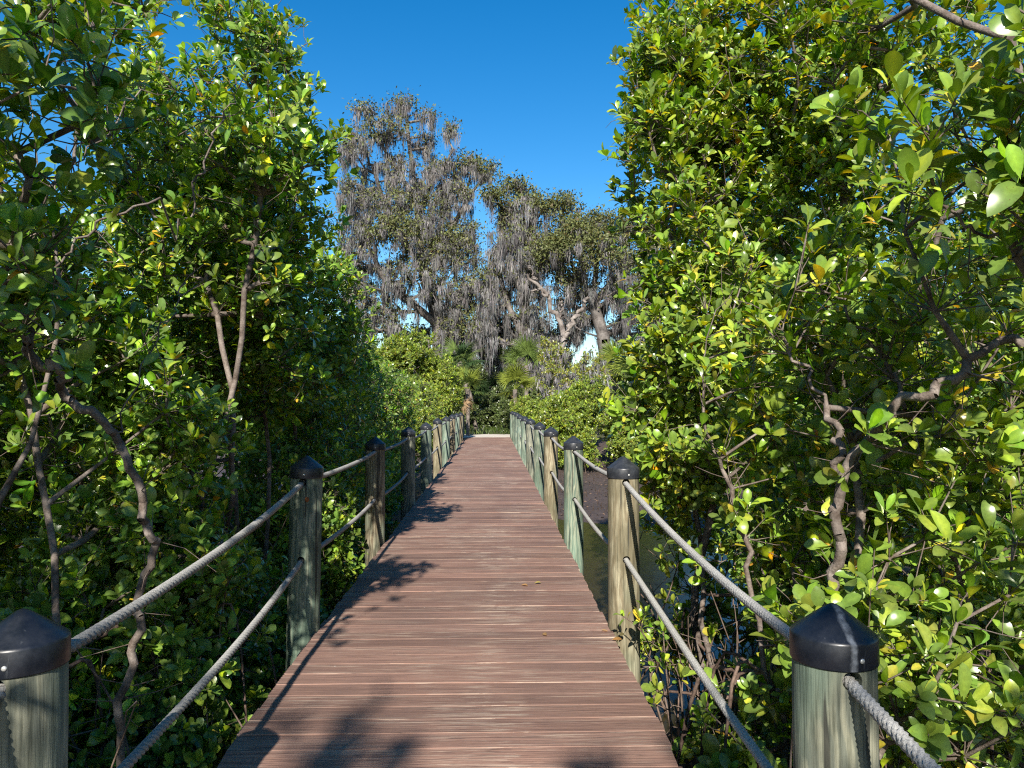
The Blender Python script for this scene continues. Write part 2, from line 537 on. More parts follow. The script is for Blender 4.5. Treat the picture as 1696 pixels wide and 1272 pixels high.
def shaft_mesh():
    mb = MB()
    R = 0.104
    prof = [(R * 1.04, -2.4), (R * 1.035, -1.0)] + [(R * (1 + 0.005 * math.sin(k * 2.1)) * (1.03 - 0.03 * k / 14), -1.0 + 2.04 * k / 14) for k in range(1, 15)] + [(R * 0.9, 1.045)]
    lathe(mb, prof, (0, 0, 0), 36)
    v = mb.v[-1]
    mb.add([(0, 0, -2.4)])
    b = 0
    me = mb.mesh('shaft', M_POST, (0, 0, 0), True)
    # close the bottom so the drilled holes cut cleanly
    import bmesh
    bm = bmesh.new(); bm.from_mesh(me)
    bmesh.ops.delete(bm, geom=[x for x in bm.verts if not x.link_faces], context='VERTS')
    bmesh.ops.holes_fill(bm, edges=bm.edges, sides=0)
    bmesh.ops.recalc_face_normals(bm, faces=bm.faces)
    bm.to_mesh(me); bm.free()
    o = bpy.data.objects.new('shaft_tmp', me); COL.objects.link(o)
    cut = MB()
    for hz in HOLES:
        a = np.arange(16) * 2 * PI / 16
        r = 0.0255
        v = np.concatenate([np.stack([r * np.cos(a), np.full(16, yy), hz + r * np.sin(a)], 1) for yy in (-0.3, 0.3)] + [[(0, -0.3, hz), (0, 0.3, hz)]])
        i = np.arange(16); j = (i + 1) % 16
        cut.add(v, np.stack([i, j, 16 + j, 16 + i], 1), np.concatenate([np.stack([j, i, np.full(16, 32)], 1), np.stack([16 + i, 16 + j, np.full(16, 33)], 1)]))
    cm = cut.mesh('cutter', M_POST)
    bm = bmesh.new(); bm.from_mesh(cm); bmesh.ops.recalc_face_normals(bm, faces=bm.faces); bm.to_mesh(cm); bm.free()
    co = bpy.data.objects.new('cut_tmp', cm); COL.objects.link(co)
    md = o.modifiers.new('b', 'BOOLEAN'); md.object = co; md.operation = 'DIFFERENCE'; md.solver = 'EXACT'
    dg = bpy.context.evaluated_depsgraph_get()
    out = bpy.data.meshes.new_from_object(o.evaluated_get(dg))
    bpy.data.objects.remove(o); bpy.data.objects.remove(co)
    out.name = 'shaft'
    # smooth barrel, crisp hole rims
    out.polygons.foreach_set('use_smooth', [abs(p.normal.z) < 0.9 for p in out.polygons])
    try: out.set_sharp_from_angle(angle=math.radians(40))
    except Exception: pass
    return out


def cap_mesh(mat):
    mb = MB()
    R = 0.1095
    prof = [(R - 0.005, 1.000), (R - 0.001, 0.999), (R, 1.002), (R - .0006, 1.062), (R - 0.0020, 1.0665), (R - 0.006, 1.0705)]
    for k in range(1, 9):
        f = k / 9.0
        prof.append(((R - 0.006) * (1 - f) + 0.016 * f, 1.0705 + 0.0675 * f))
    prof += [(0.010, 1.1402), (0.005, 1.1420)]
    lathe(mb, prof, (0, 0, 0), 40)
    return mb.mesh('cap', mat)


def screw_mesh():
    mb = MB()
    a = np.arange(10) * 2 * PI / 10
    v = np.concatenate([np.stack([r * np.cos(a), np.full(10, yy), r * np.sin(a)], 1) for r, yy in ((0.0065, 0.004), (0.0065, -0.001), (0.004, -0.0025))] + [[(0, -0.0028, 0)]])
    i = np.arange(10); j = (i + 1) % 10
    mb.add(v, np.concatenate([np.stack([i, j, 10 + j, 10 + i], 1), np.stack([10 + i, 10 + j, 20 + j, 20 + i], 1)]), np.stack([20 + i, 20 + j, np.full(10, 30)], 1))
    return mb.mesh('screw', M_SCREW)


SHAFT, CAP, CAPN, CAPD, SCREW = shaft_mesh(), cap_mesh(M_CAP), cap_mesh(M_CAPNEAR), cap_mesh(mat_cap('shaded_black_cap', False, True)), screw_mesh()  # last cap is an unscuffed copy with shade put into its colour
BOLT = SCREW.copy(); BOLT.name = 'bolt'; BOLT.materials.clear(); BOLT.materials.append(mat_plain('rusty_iron', (0.20, 0.07, 0.025), 0.9, 0.2))
ORD = ['first', 'second', 'third', 'fourth', 'fifth', 'sixth', 'seventh', 'eighth', 'ninth', 'tenth', 'eleventh']
POST_Y = [1.95 + 3.035 * k for k in range(11)]


def post(x, y, z, color, label, group, near=False, capped=True, lean=(0, 0), spin=0.0):
    r = empty('rail_post', (x, y, z), label, 'post', group)
    r.rotation_euler = (lean[0], lean[1], 0)
    s = bpy.data.objects.new('shaft', SHAFT); COL.objects.link(s); s.parent = r; s.color = (*color, 1)
    if capped:
        c = bpy.data.objects.new('cap', CAPN if near else CAPD if y < 2 else CAP); COL.objects.link(c); c.parent = r
        c.rotation_euler = (0, 0, spin)
        w = bpy.data.objects.new('screw', SCREW); COL.objects.link(w); w.parent = c
        sa = 0.22
        if label.startswith('mottled'):
            b = bpy.data.objects.new('bolt', BOLT); COL.objects.link(b); b.parent = r
            ba = 0.30; b.location = (0.105 * math.sin(ba), -0.105 * math.cos(ba), 0.865); b.rotation_euler = (0, 0, ba); b.scale = (2.2, 2.2, 2.6)
        w.location = (0.1095 * math.sin(sa), -0.1095 * math.cos(sa), 1.026); w.rotation_euler = (0, 0, sa)
    return r


post_x = lambda side, k: (POST_L + (.05 if k == 0 else 0)) if side < 0 else (POST_R + (.022 if k == 0 else 0))
LC = [(GREY, 'weathered grey green'), (GREEN, 'mottled green'), (BROWN, 'dark brown'), (GREY, 'grey'), (PALEGREEN, 'sunlit pale green'), (TAN, 'tan'),
      (PALEGREEN, 'clean green'), (BROWN, 'brown'), (PALEGREEN, 'green'), (BROWN, 'russet')]
RC = [(GREY, 'grey green'), (TAN, 'tan wavy grained'), (GREEN, 'tan grained green'), (TAN, 'greenish tan'), (GREEN, 'green'), (GREY, 'greyish green'),
      (PALEGREEN, 'light green'), (PALEGREEN, 'pale green'), (PALEGREEN, 'faded green'), (GREEN, 'dull green'), (GREEN, 'small looking green')]
for side, cols in ((-1, LC), (1, RC)):
    for k, (c, word) in enumerate(cols):
        y = POST_Y[k]
        ex = ' with scuffed cap,' if (side > 0 and k == 0) else ','
        lab = f"{word} round post{ex} {ORD[k]} along the rope rail on the {'shady' if side < 0 else 'mudflat'} side"
        post(post_x(side, k) + RNG.normal(0, .006) * (k > 1), y, -0.172 if k == 0 else RNG.normal(0, .008), c, lab.replace(', with', ' with').replace(',,', ','),
             'rope rail posts on the shady bush side' if side < 0 else 'rope rail posts on the mudflat side', near=(side > 0 and k == 0),
             lean=(RNG.normal(0, .006), RNG.normal(0, .006)), spin=RNG.uniform(-.2, .2) * (k > 0))


def stake():
    mb = MB()
    lathe(mb, [(0.045, -1.0), (0.045, 0.9), (0.04, 0.96), (0.02, 0.975)], (0, 0, 0), 10)
    o = mb.build('stake', M_POST, None, origin=(0, 0, 0))
    o.location = (-1.08, 32.9, 0); o.color = (*GREY, 1)
    tag(o, 'short thin uncapped wooden stake where the boardwalk meets the sand', 'stake')


stake()


def rope(x, hz, label, color, lobes, ny):
    ys, zs = [], []
    knots = [(-1.08, hz - 0.42)] + [(y, hz + (-0.172 if k == 0 else 0)) for k, y in enumerate(POST_Y[:ny])]
    for (ya, za), (yb, zb) in zip(knots[:-1], knots[1:]):
        n = int((yb - ya) / (0.006 if yb < 9 else 0.012))
        f = np.arange(n) / n
        sag = RNG.uniform(.02, .045) * (1.35 if yb < 6 else 1)
        ys.append(ya + (yb - ya) * f); zs.append(za + (zb - za) * f - sag * 4 * f * (1 - f))
    ys = np.concatenate(ys + [[knots[-1][0]]]); zs = np.concatenate(zs + [[knots[-1][1]]])
    sd = -1 if x < 0 else 1
    xs = np.interp(ys, [-1.08] + POST_Y[:ny], [post_x(sd, 0)] + [post_x(sd, k) for k in range(ny)])
    pts = np.stack([xs + 0.004 * np.sin(ys * 1.9), ys, zs], 1)
    mb = MB()
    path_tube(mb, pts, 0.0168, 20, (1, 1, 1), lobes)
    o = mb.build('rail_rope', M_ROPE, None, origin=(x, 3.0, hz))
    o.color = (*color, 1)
    tag(o, label, 'rope')


TW = [(3, 0.085, 0.44)]
BR = [(5, 0.10, 0.20), (5, -0.10, 0.20)]
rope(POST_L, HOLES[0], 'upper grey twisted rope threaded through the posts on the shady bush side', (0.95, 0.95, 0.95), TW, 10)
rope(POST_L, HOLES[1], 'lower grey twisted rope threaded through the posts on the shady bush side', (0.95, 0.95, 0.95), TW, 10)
rope(POST_R, HOLES[0], 'upper sunlit braided rope threaded through the posts on the mudflat side', (1.25, 1.25, 1.25), BR, 11)  # colour raised above the other pair to stand for sun on this side
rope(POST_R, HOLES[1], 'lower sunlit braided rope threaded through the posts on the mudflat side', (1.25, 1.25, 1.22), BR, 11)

# ------------------------------------------------------------------ plants
def leaf_template(kind):
    if kind == 'near':
        rows = [(0.0, 0.0, 0.0), (0.10, 0.030, 0.0), (0.32, 0.17, 0.015), (0.58, 0.255, 0.025), (0.80, 0.235, 0.01), (0.94, 0.12, -0.03), (1.0, 0.0, -0.05)]
        v, q, t = [(0, 0, 0)], [], []
        for (a, w, z) in rows[1:-1]:
            v += [(a, -w, z + w * 0.22), (a, 0, z), (a, w, z + w * 0.22)]
        v.append((rows[-1][0], 0, rows[-1][2]))
        t += [(0, 2, 1), (0, 3, 2)]
        for k in range(len(rows) - 3):
            b = 1 + 3 * k
            q += [(b, b + 1, b + 4, b + 3), (b + 1, b + 2, b + 5, b + 4)]
        b = 1 + 3 * (len(rows) - 3)
        e = len(v) - 1
        t += [(b, b + 1, e), (b + 1, b + 2, e)]
    elif kind == 'mid':
        v = [(0, 0, 0), (0.38, -0.20, 0.05), (0.40, 0, 0.01), (0.38, 0.20, 0.05), (0.80, -0.22, 0.03), (0.80, 0, -0.01), (0.80, 0.22, 0.03), (1, 0, -0.05)]
        q = [(1, 2, 5, 4), (2, 3, 6, 5)]
        t = [(0, 2, 1), (0, 3, 2), (4, 5, 7), (5, 6, 7)]
    else:
        v = [(0, 0, 0), (0.5, -0.24, 0.04), (0.5, 0.24, 0.04), (1, 0, -0.04)]
        q = []
        t = [(0, 2, 1), (1, 2, 3)]
    return np.array(v, float), np.array(q, np.int64).reshape(-1, 4), np.array(t, np.int64).reshape(-1, 3)


TPL = {k: leaf_template(k) for k in ('near', 'mid', 'far')}
# pale midrib down the middle of each blade
VTONE = {k: np.where((np.abs(v[0][:, 1:2]) < 1e-6) & (v[0][:, 0:1] < .97), np.array([[1.5, 1.3, 1.5]]), np.array([[.9, .93, .9]])) if k != 'far' else np.ones((len(v[0]), 3)) for k, v in TPL.items()}


def unit(v):
    return v / np.maximum(np.linalg.norm(v, axis=-1, keepdims=True), 1e-9)


def leaves(mb, base, d, nrm, L, col, kind, rng, width=1.0):
    """many leaves at once: base point, direction, upper-face normal, length, colour"""
    if not len(base): return
    d = unit(d)
    nrm = unit(nrm - d * (nrm * d).sum(1, keepdims=True))
    s = np.cross(nrm, d)
    V, Q, T = TPL[kind]
    n, m = len(base), len(V)
    w = width * rng.uniform(0.68, 1.25, (n, 1, 1))
    curl = rng.normal(-0.12, 0.20, (n, 1, 1))
    tv = V[None, :, 0:1]
    pts = base[:, None] + L[:, None, None] * (tv * d[:, None] + V[None, :, 1:2] * w * s[:, None] + (V[None, :, 2:3] * rng.uniform(0.3, 1.8, (n, 1, 1)) + curl * tv * tv) * nrm[:, None])
    off = (np.arange(n) * m)[:, None, None]
    mb.add(pts.reshape(-1, 3), (Q[None] + off).reshape(-1, 4), (T[None] + off).reshape(-1, 3), (col[:, None] * VTONE[kind][None]).reshape(-1, 3))


def lump(p, f, seed):
    r = np.random.default_rng(seed)
    o = np.zeros(len(p))
    for k in range(6):
        dv = r.normal(0, 1, 3); dv /= np.linalg.norm(dv)
        o += np.sin(p @ dv * f * r.uniform(0.6, 1.7) + r.uniform(0, 6.28))
    return o / 6 ** 0.5 * 1.2


def sample_blobs(blobs, density, rng, shell=0.30, lf=2.2, cut=-0.55, seed=0, front=0.0):
    """points spread through ellipsoids, thicker towards the outside and broken into clumps"""
    out = []
    for b in blobs:
        x, y, z, rx, ry, rz = b[:6]
        k = b[6] if len(b) > 6 else 1.0
        n = int(density * k * (rx * ry * rz) ** (2 / 3) * 4)
        u = unit(rng.normal(0, 1, (n, 3)))
        r = rng.uniform(0, 1, n) ** shell
        r = r * (1 + 0.16 * lump(u * 2.0 + x, 2.2, seed + 5))
        out.append(np.array([x, y, z]) + u * r[:, None] * np.array([rx, ry, rz]))
    p = np.concatenate(out)
    p = p[lump(p, lf, seed) > cut]
    return p


def grow(stems, tips, rng, seg=0.22, wob=0.05, up=0.35):
    """skeleton: each tip joins the cheapest node already in the plant; returns nodes, parents, tip flags"""
    N = [np.zeros(3)] * 0
    par, tipf, plen = [], [], []
    for st in stems:
        for k, p in enumerate(st['pts']):
            N.append(p)
            j = len(N) - 2 if k else st.get('parent', -1)
            par.append(j); tipf.append(False)
            plen.append(0 if j < 0 else plen[j] + np.linalg.norm(p - N[j]))
    cap = len(N) + len(tips) * 14
    A = np.zeros((cap, 3)); A[:len(N)] = N
    PL = np.zeros(cap); PL[:len(N)] = plen
    par = list(par); n = len(N)
    dmin = np.full(len(tips), 1e9)
    for q in range(0, len(N), 1):
        dmin = np.minimum(dmin, np.linalg.norm(tips - A[q], axis=1))
    for ti in np.argsort(dmin + rng.uniform(0, .15, len(tips))):
        t = tips[ti]
        dv = t - A[:n]
        dist = np.sqrt((dv * dv).sum(1))
        cost = dist + 0.22 * PL[:n] + up * np.maximum(0, -dv[:, 2] + 0.15 * dist)
        j = int(np.argmin(cost))
        L = dist[j]
        k = max(1, int(L / seg))
        if n + k >= cap: break
        side = rng.normal(0, wob, 3) * L
        sag = np.array([0, 0, -0.16 * L])
        a = A[j].copy()
        for s in range(1, k + 1):
            f = s / k
            p = a + (t - a) * f + (side + sag) * 4 * f * (1 - f) * 0.6
            if s < k: p = p + rng.normal(0, 0.012, 3)
            A[n] = p; PL[n] = PL[j] + L / k
            par.append(j); tipf.append(s == k)
            j = n; n += 1
    return A[:n], np.array(par), np.array(tipf)


def radii(par, tipf, r0, pw=0.46, rmax=0.07):
    n = len(par)
    c = np.where(tipf, 1.0, 0.0)
    for i in range(n - 1, -1, -1):
        if par[i] >= 0: c[par[i]] += c[i]
    c = np.maximum(c, 1)
    return np.minimum(r0 * c ** pw, rmax)


def palette(n, rng, tone, clus=None, age=None):
    """leaf colours: dark, mid and yellow green with a few yellow and orange leaves"""
    base = np.array({'right': [(0.052, 0.120, 0.006), (0.105, 0.200, 0.007), (0.190, 0.260, 0.010), (0.33, 0.31, 0.012), (0.52, 0.28, 0.010)],
                     'left': [(0.036, 0.100, 0.008), (0.078, 0.155, 0.008), (0.150, 0.225, 0.010), (0.25, 0.27, 0.012), (0.55, 0.27, 0.01)],
                     'lit': [(0.080, 0.135, 0.007), (0.150, 0.210, 0.009), (0.235, 0.280, 0.012), (0.38, 0.34, 0.02), (0.42, 0.24, 0.02)],
                     'yellow': [(0.10, 0.15, 0.015), (0.20, 0.23, 0.02), (0.32, 0.30, 0.03), (0.45, 0.38, 0.04), (0.42, 0.26, 0.03)],
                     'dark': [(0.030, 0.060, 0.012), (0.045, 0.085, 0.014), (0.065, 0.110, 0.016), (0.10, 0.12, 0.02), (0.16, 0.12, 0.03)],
                     'oak': [(0.062, 0.070, 0.020), (0.090, 0.095, 0.028), (0.125, 0.120, 0.036), (0.16, 0.13, 0.05), (0.17, 0.13, 0.07)]}[tone])
    w = {'right': [.26, .36, .27, .09, .02], 'left': [.38, .36, .20, .04, .02], 'lit': [.36, .36, .21, .06, .01], 'yellow': [.2, .3, .3, .17, .03],
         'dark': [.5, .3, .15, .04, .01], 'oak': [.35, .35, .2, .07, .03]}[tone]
    w = np.array(w) / sum(w)
    if age is not None: w[3:] *= 2.0; w /= w.sum()
    k = rng.choice(5, n, p=w)
    if age is not None:                      # only the old outer leaves of a shoot turn yellow
        k = np.where((k >= 3) & (age < .55), rng.integers(0, 2, n), k)
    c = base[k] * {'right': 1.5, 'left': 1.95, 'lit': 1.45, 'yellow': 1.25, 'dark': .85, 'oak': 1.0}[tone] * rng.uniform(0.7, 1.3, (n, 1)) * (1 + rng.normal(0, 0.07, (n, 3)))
    if clus is not None:
        c = c * clus[:, None]
    return np.clip(c, 0.004, 0.8)


def rosettes(mb, tip, axis, rng, kind, tone, L0, nl=(5, 9), open_=(0.35, 1.15), width=1.0, keep=None):
    """whorls of leaves at twig ends"""
    n = len(tip)
    cnt = rng.integers(nl[0], nl[1] + 1, n)
    idx = np.repeat(np.arange(n), cnt)
    m = len(idx)
    order = np.concatenate([np.arange(c) for c in cnt]) if n else np.zeros(0)
    ax = unit(axis + SUNWARD * 0.55 + rng.normal(0, 0.12, axis.shape))[idx]
    ref = unit(rng.normal(0, 1, (n, 3)))[idx]
    u = unit(np.cross(ax, ref)); w = np.cross(ax, u)
    ph = order * 2.39996 + rng.normal(0, .25, m)
    fr = order / np.maximum(cnt[idx] - 1, 1)
    th = open_[0] + (open_[1] - open_[0]) * fr + rng.normal(0, .17, m)
    rad = u * np.cos(ph)[:, None] + w * np.sin(ph)[:, None]
    d = ax * np.cos(th)[:, None] + rad * np.sin(th)[:, None]
    d[:, 2] -= 0.06
    nr = ax * np.sin(th)[:, None] - rad * np.cos(th)[:, None]
    nr = nr + rng.normal(0, .22, nr.shape); nr[:, 2] += 0.15
    sz = (L0 * rng.uniform(0.8, 1.2, n))[idx]
    L = sz * rng.uniform(0.55, 1.15, m) * (0.72 + 0.38 * np.sin(PI * np.clip(fr + .15, 0, 1)))
    base = tip[idx] - ax * (fr * L0 * 0.5)[:, None] + rad * 0.004
    col = palette(m, rng, tone, np.clip(rng.normal(1, .2, n), .5, 1.5)[idx], fr)
    leaves(mb, base, d, nr, L, col, kind, rng, width * .97)


SUNWARD = np.array([-0.09, -0.84, 0.53])      # shoots turn towards the light
CLEAR = lambda p: (np.abs(p[:, 0]) > 1.02) | (p[:, 1] > 33) | (p[:, 2] > 2.9)


def stem_set(blobs, rng, n, ground=GZ, spread=0.5, top=0.75):
    st = []
    for k in range(n):
        b = blobs[k % len(blobs)]
        c = np.array(b[:3]); r = np.array(b[3:6])
        t = c + rng.uniform(-.6, .6, 3) * r; t[2] = c[2] + r[2] * rng.uniform(-.1, top)
        base = np.array([c[0] + rng.normal(0, spread) * r[0] * 0.6, c[1] + rng.normal(0, spread) * r[1] * 0.6, ground - 0.1])
        t[0] += math.copysign(.25, c[0])
        if abs(base[0]) < 1.75: base[0] = math.copysign(1.75 + rng.uniform(0, .4), c[0])
        m1 = base + (t - base) * 0.35 + rng.normal(0, .14, 3); m2 = base + (t - base) * 0.7 + rng.normal(0, .16, 3)
        pts = smooth_path([base, m1, m2, t], 16)
        pts[1:-1] += rng.normal(0, .012, (14, 3))
        st.append({'pts': pts})
    return st


def mangrove(label, blobs, seed, tone='left', density=55, L0=0.085, kind='mid', stems=7, nl=(6, 10), bare=0.2, r0=0.0032, cut=-0.5, shell=0.3, limbs=(),
             extra_inner=0.0, group=None, name='mangrove', roots=0, keepout=True, sides=5, ground=None, moss=0, thicket=0, openness=(0.35, 1.15), trimfn=None, lf=2.2, rmax=0.030, sub=4, subr=0.11, cat='mangrove', seg=0.22, yscale=1.0):
    rng = np.random.default_rng(seed)
    g = GZ if ground is None else ground
    tips = sample_blobs(blobs, density * DENS, rng, shell, lf, cut, seed)
    ok = tips[:, 2] > g + 0.15
    if keepout: ok &= CLEAR(tips)
    if trimfn is not None: ok &= trimfn(tips)
    tips = tips[ok]
    st = stem_set(blobs, rng, stems, g)
    for l in limbs:
        pts = smooth_path(l, 5 * len(l) + 4)
        wb = rng.normal(0, .022, pts.shape); wb[0] = 0
        pts = pts + .6 * wb + .4 * np.roll(wb, 1, 0)
        e = {'pts': pts}
        if st:
            allp = np.concatenate([q['pts'] for q in st])
            dd = np.linalg.norm(allp - pts[0], axis=1)
            if pts[0][2] > g + .3 or dd.min() < .1: e['parent'] = int(np.argmin(dd))
        st.append(e)
    A, par, tf = grow(st, tips, rng, seg)
    R = radii(par, tf, r0, rmax=rmax)
    c0 = np.mean([b[:3] for b in blobs], 0)
    root = empty(name, (c0[0], c0[1], g), label, cat, group)
    has = par >= 0
    i = np.where(has)[0]
    mb = MB()
    ra = np.minimum(R[par[i]], R[i] * 1.7); rb = R[i]
    shade = np.repeat(rng.uniform(.75, 1.25, (len(i), 1)), 3, 1)
    thick = rb > 0.009
    for sel, k in ((thick, sides + 3), (~thick, max(3, sides - 1))):
        tubes(mb, A[par[i]][sel], A[i][sel], ra[sel], rb[sel], k, shade[sel])
    # side shoots: every twig end carries a few more leafy shoots
    t = np.where(tf)[0]
    ax = unit(A[t] - A[par[t]])
    outw = unit(A[t] - c0)
    TP, AX = [A[t]], [unit(ax * 0.7 + np.array([0, 0, 0.55]) + outw * 0.35)]
    for k in range(sub):
        m = rng.uniform(0, 1, len(t)) < 0.85
        dv = unit(rng.normal(0, 1, (len(t), 3)) + outw * .5 + ax * .5 + np.array([0, 0, .35]))
        e = A[par[t]] + dv * (rng.uniform(1.0, 2.4, (len(t), 1)) * subr)
        if keepout: m &= CLEAR(e)
        if trimfn is not None: m &= trimfn(e)
        bend = A[par[t]] * .5 + e * .5 + rng.normal(0, .012, e.shape)
        tubes(mb, A[par[t]][m], bend[m], r0 * .9, r0 * .75, 4 if kind == 'near' else 3, (.9, .88, .85)); tubes(mb, bend[m], e[m], r0 * .75, r0 * .55, 4 if kind == 'near' else 3, (.9, .88, .85))
        TP.append(e[m]); AX.append(unit(dv[m] * .8 + np.array([0, 0, .5])))
    TP, AX = np.concatenate(TP), np.concatenate(AX)
    # smaller leafless side twigs
    nb = int(len(i) * bare)
    if nb:
        s = rng.choice(i, nb)
        dv = unit(rng.normal(0, 1, (nb, 3)) + np.array([0, 0, .3])) * rng.uniform(.08, .35, (nb, 1))
        mid = A[s] + dv * 0.5 + rng.normal(0, .02, (nb, 3))
        tubes(mb, A[s], mid, 0.0030, 0.0024, 3, (0.95, 0.9, 0.9)); tubes(mb, mid, A[s] + dv, 0.0024, 0.0014, 3, (0.95, 0.9, 0.9))
    for k in range(thicket):
        b = blobs[rng.integers(len(blobs))]
        p0 = np.array([b[0] + rng.normal(0, .5) * b[3], b[1] + rng.normal(0, .5) * b[4], g - .1])
        if abs(p0[0]) < 1.2: p0[0] = math.copysign(1.2 + rng.uniform(0, .5), b[0])
        lean = rng.normal(0, .28, 3); lean[2] = 1
        hh = rng.uniform(.6, 1.7)
        p3 = p0 + lean * hh
        if abs(p3[0]) < 1.15: p3[0] = math.copysign(1.15 + rng.uniform(0, .3), b[0])
        pts = smooth_path([p0, p0 + (p3 - p0) * .35 + rng.normal(0, .13, 3), p0 + (p3 - p0) * .7 + rng.normal(0, .13, 3), p3], 10)
        path_tube(mb, pts, np.linspace(rng.uniform(.006, .016), .003, 10), 5, np.array([1.0, .88, .8]) * rng.uniform(.6, 1.35))
        for q in range(int(rng.integers(1, 5))):
            a = pts[int(rng.integers(4, 10))]
            dv = unit(rng.normal(0, 1, 3) + np.array([0, 0, .5])) * rng.uniform(.1, .45)
            c1 = a + dv * .5 + rng.normal(0, .02, 3)
            tubes(mb, [a, c1], [c1, a + dv], .0035, .0022, 4, (1.0, .9, .85))
    mb.build('branches', M_BARK, root)
    # foliage
    mb = MB()
    rosettes(mb, TP, AX, rng, kind, tone, L0, nl, openness)
    if extra_inner > 0:
        s = rng.choice(i, int(len(t) * extra_inner))
        rosettes(mb, A[s] + rng.normal(0, .02, (len(s), 3)), unit(rng.normal(0, .7, (len(s), 3)) + np.array([0, 0, .7])), rng, kind, tone, L0 * .9, (1, 3), (0.8, 1.4))
    mb.build('foliage', M_LEAF if kind == 'near' else M_LEAF_FAR, root)
    if moss:
        s = rng.choice(len(t), moss)
        mb = MB(); moss_strands(mb, A[t][s] - np.array([0, 0, .05]), rng, (0.35, 1.0), 14, 0.10)
        mb.build('hanging_moss', M_MOSS, root)
    if roots:
        low = np.where((A[:, 2] > g + .25) & (A[:, 2] < g + 1.3) & (R > .007))[0]
        for k in range(roots if len(low) else 0):
            a = rng.uniform(0, 2 * PI)
            mb = MB()
            p0 = A[rng.choice(low)]
            out = np.array([math.cos(a), math.sin(a), 0]) * rng.uniform(.25, .8)
            p2 = p0 + out; p2[2] = g - 0.15
            if min(abs(p0[0]), abs(p2[0])) < 1.0: continue
            p1 = p0 + out * .62; p1[2] = p0[2] - rng.uniform(.0, .15)
            pts = smooth_path([p0, p1, p2], 9)
            path_tube(mb, pts, np.linspace(rng.uniform(.008, .017), .007, 9), 5, np.full(3, rng.uniform(.7, 1.3)))
            mb.build('prop_root', M_ROOT, root)
    return root


def moss_strands(mb, anchors, rng, length, per, spread, w=(0.012, 0.03), tone=1.0):
    n = len(anchors)
    idx = np.repeat(np.arange(n), per)
    m = len(idx)
    jit = rng.normal(0, spread, (m, 3)) * np.array([1, 1, .6])
    rr = np.hypot(jit[:, 0], jit[:, 1]) / (2.4 * spread)
    cl = (length[0] + (length[1] - length[0]) * rng.uniform(0, 1, n) ** 1.8)[idx] * np.clip(1.1 - rr, .15, 1) * rng.uniform(.5, 1, m)
    a = anchors[idx] + jit
    yaw = rng.uniform(0, PI, m)
    side = np.stack([np.cos(yaw), np.sin(yaw), np.zeros(m)], 1)
    W = rng.uniform(w[0], w[1], m)
    drift = rng.normal(0, .09, (m, 3)); drift[:, 2] = 0
    rows = []
    for f, wf in ((0, .6), (.3, 1.), (.65, .7), (1, .08)):
        c = a - np.array([0, 0, 1.]) * (cl * f)[:, None] + drift * (cl * f)[:, None] + rng.normal(0, .02, (m, 3)) * min(1, spread * 6)
        rows += [c - side * (W * wf)[:, None], c + side * (W * wf)[:, None]]
    v = np.stack(rows, 1).reshape(-1, 3)
    q = np.array([(0, 1, 3, 2), (2, 3, 5, 4), (4, 5, 7, 6)])
    q = (q[None] + (np.arange(m) * 8)[:, None, None]).reshape(-1, 4)
    col = np.array([0.196, 0.187, 0.184]) * tone * rng.uniform(.45, 1.4, (m, 1)) * np.clip(rng.normal(1, .2, n), .5, 1.5)[idx][:, None] * (1 + rng.normal(0, .04, (m, 3)))
    mb.add(v, q, None, np.repeat(np.clip(col, 0.02, .6), 8, 0))


DENS = 1.55
A0 = lambda *a: np.array(a, float)
# ---- the mangroves beside the boardwalk, nearest first
near_l = [[A0(-3.0, 3.0, -1.1), A0(-2.75, 3.0, .3), P(-90, 640, 3.0), P(-30, 545, 3.0), P(30, 430, 3.0), P(85, 340, 3.05), P(108, 260, 3.1), P(150, 130, 3.2), P(165, 60, 3.3)],
          [P(85, 340, 3.05), P(150, 260, 3.2), P(235, 150, 3.4)],
          [P(222, 1500, 3.3), P(222, 1300, 3.3), P(228, 1130, 3.3), P(240, 1010, 3.3), P(262, 900, 3.3), P(245, 830, 3.25), P(200, 720, 3.2), P(140, 670, 3.1), P(105, 620, 3.0), P(60, 575, 2.9), P(20, 470, 2.9)],
          [P(200, 720, 3.2), P(240, 620, 3.3), P(285, 520, 3.4), P(305, 480, 3.45)],
          [P(80, 500, 3.6), P(120, 420, 3.6), P(190, 360, 3.7), P(250, 330, 3.8)],
          [P(300, 400, 4.2), P(330, 300, 4.2), P(365, 200, 4.3), P(395, 130, 4.4)]]
mangrove('open mangrove with grey limbs against the sky, by the nearest post on the shady side',
         [(-2.45, 3.5, 2.5, .75, 1.0, 1.3, .5), (-1.95, 3.9, 3.3, .5, .8, .8, .5), (-2.1, 3.0, 0.7, .6, .7, .8, .8), (-1.75, 2.6, -.4, .45, .9, .6, .85), (-2.2, 3.3, .1, .7, .8, .7, .9), (-3.1, 4.2, 3.6, 1.0, .9, 1.1, .7), (-1.95, 4.3, 1.3, .55, .7, .9, .8), (-3.6, 3.6, 2.0, .8, .9, 1.2, .7), (-1.38, 2.35, 2.6, .30, .40, .40, .6), (-1.5, 2.6, 2.0, .3, .4, .3, .5), (-2.2, 3.5, -0.2, .55, .8, .6, .7), (-2.3, 4.0, 1.9, .6, .6, .9, .7)],
         11, 'left', 50, 0.09, 'near', 4, limbs=near_l, cut=-0.25, bare=.35, extra_inner=.3, roots=22, r0=.0036, thicket=22, rmax=.018)
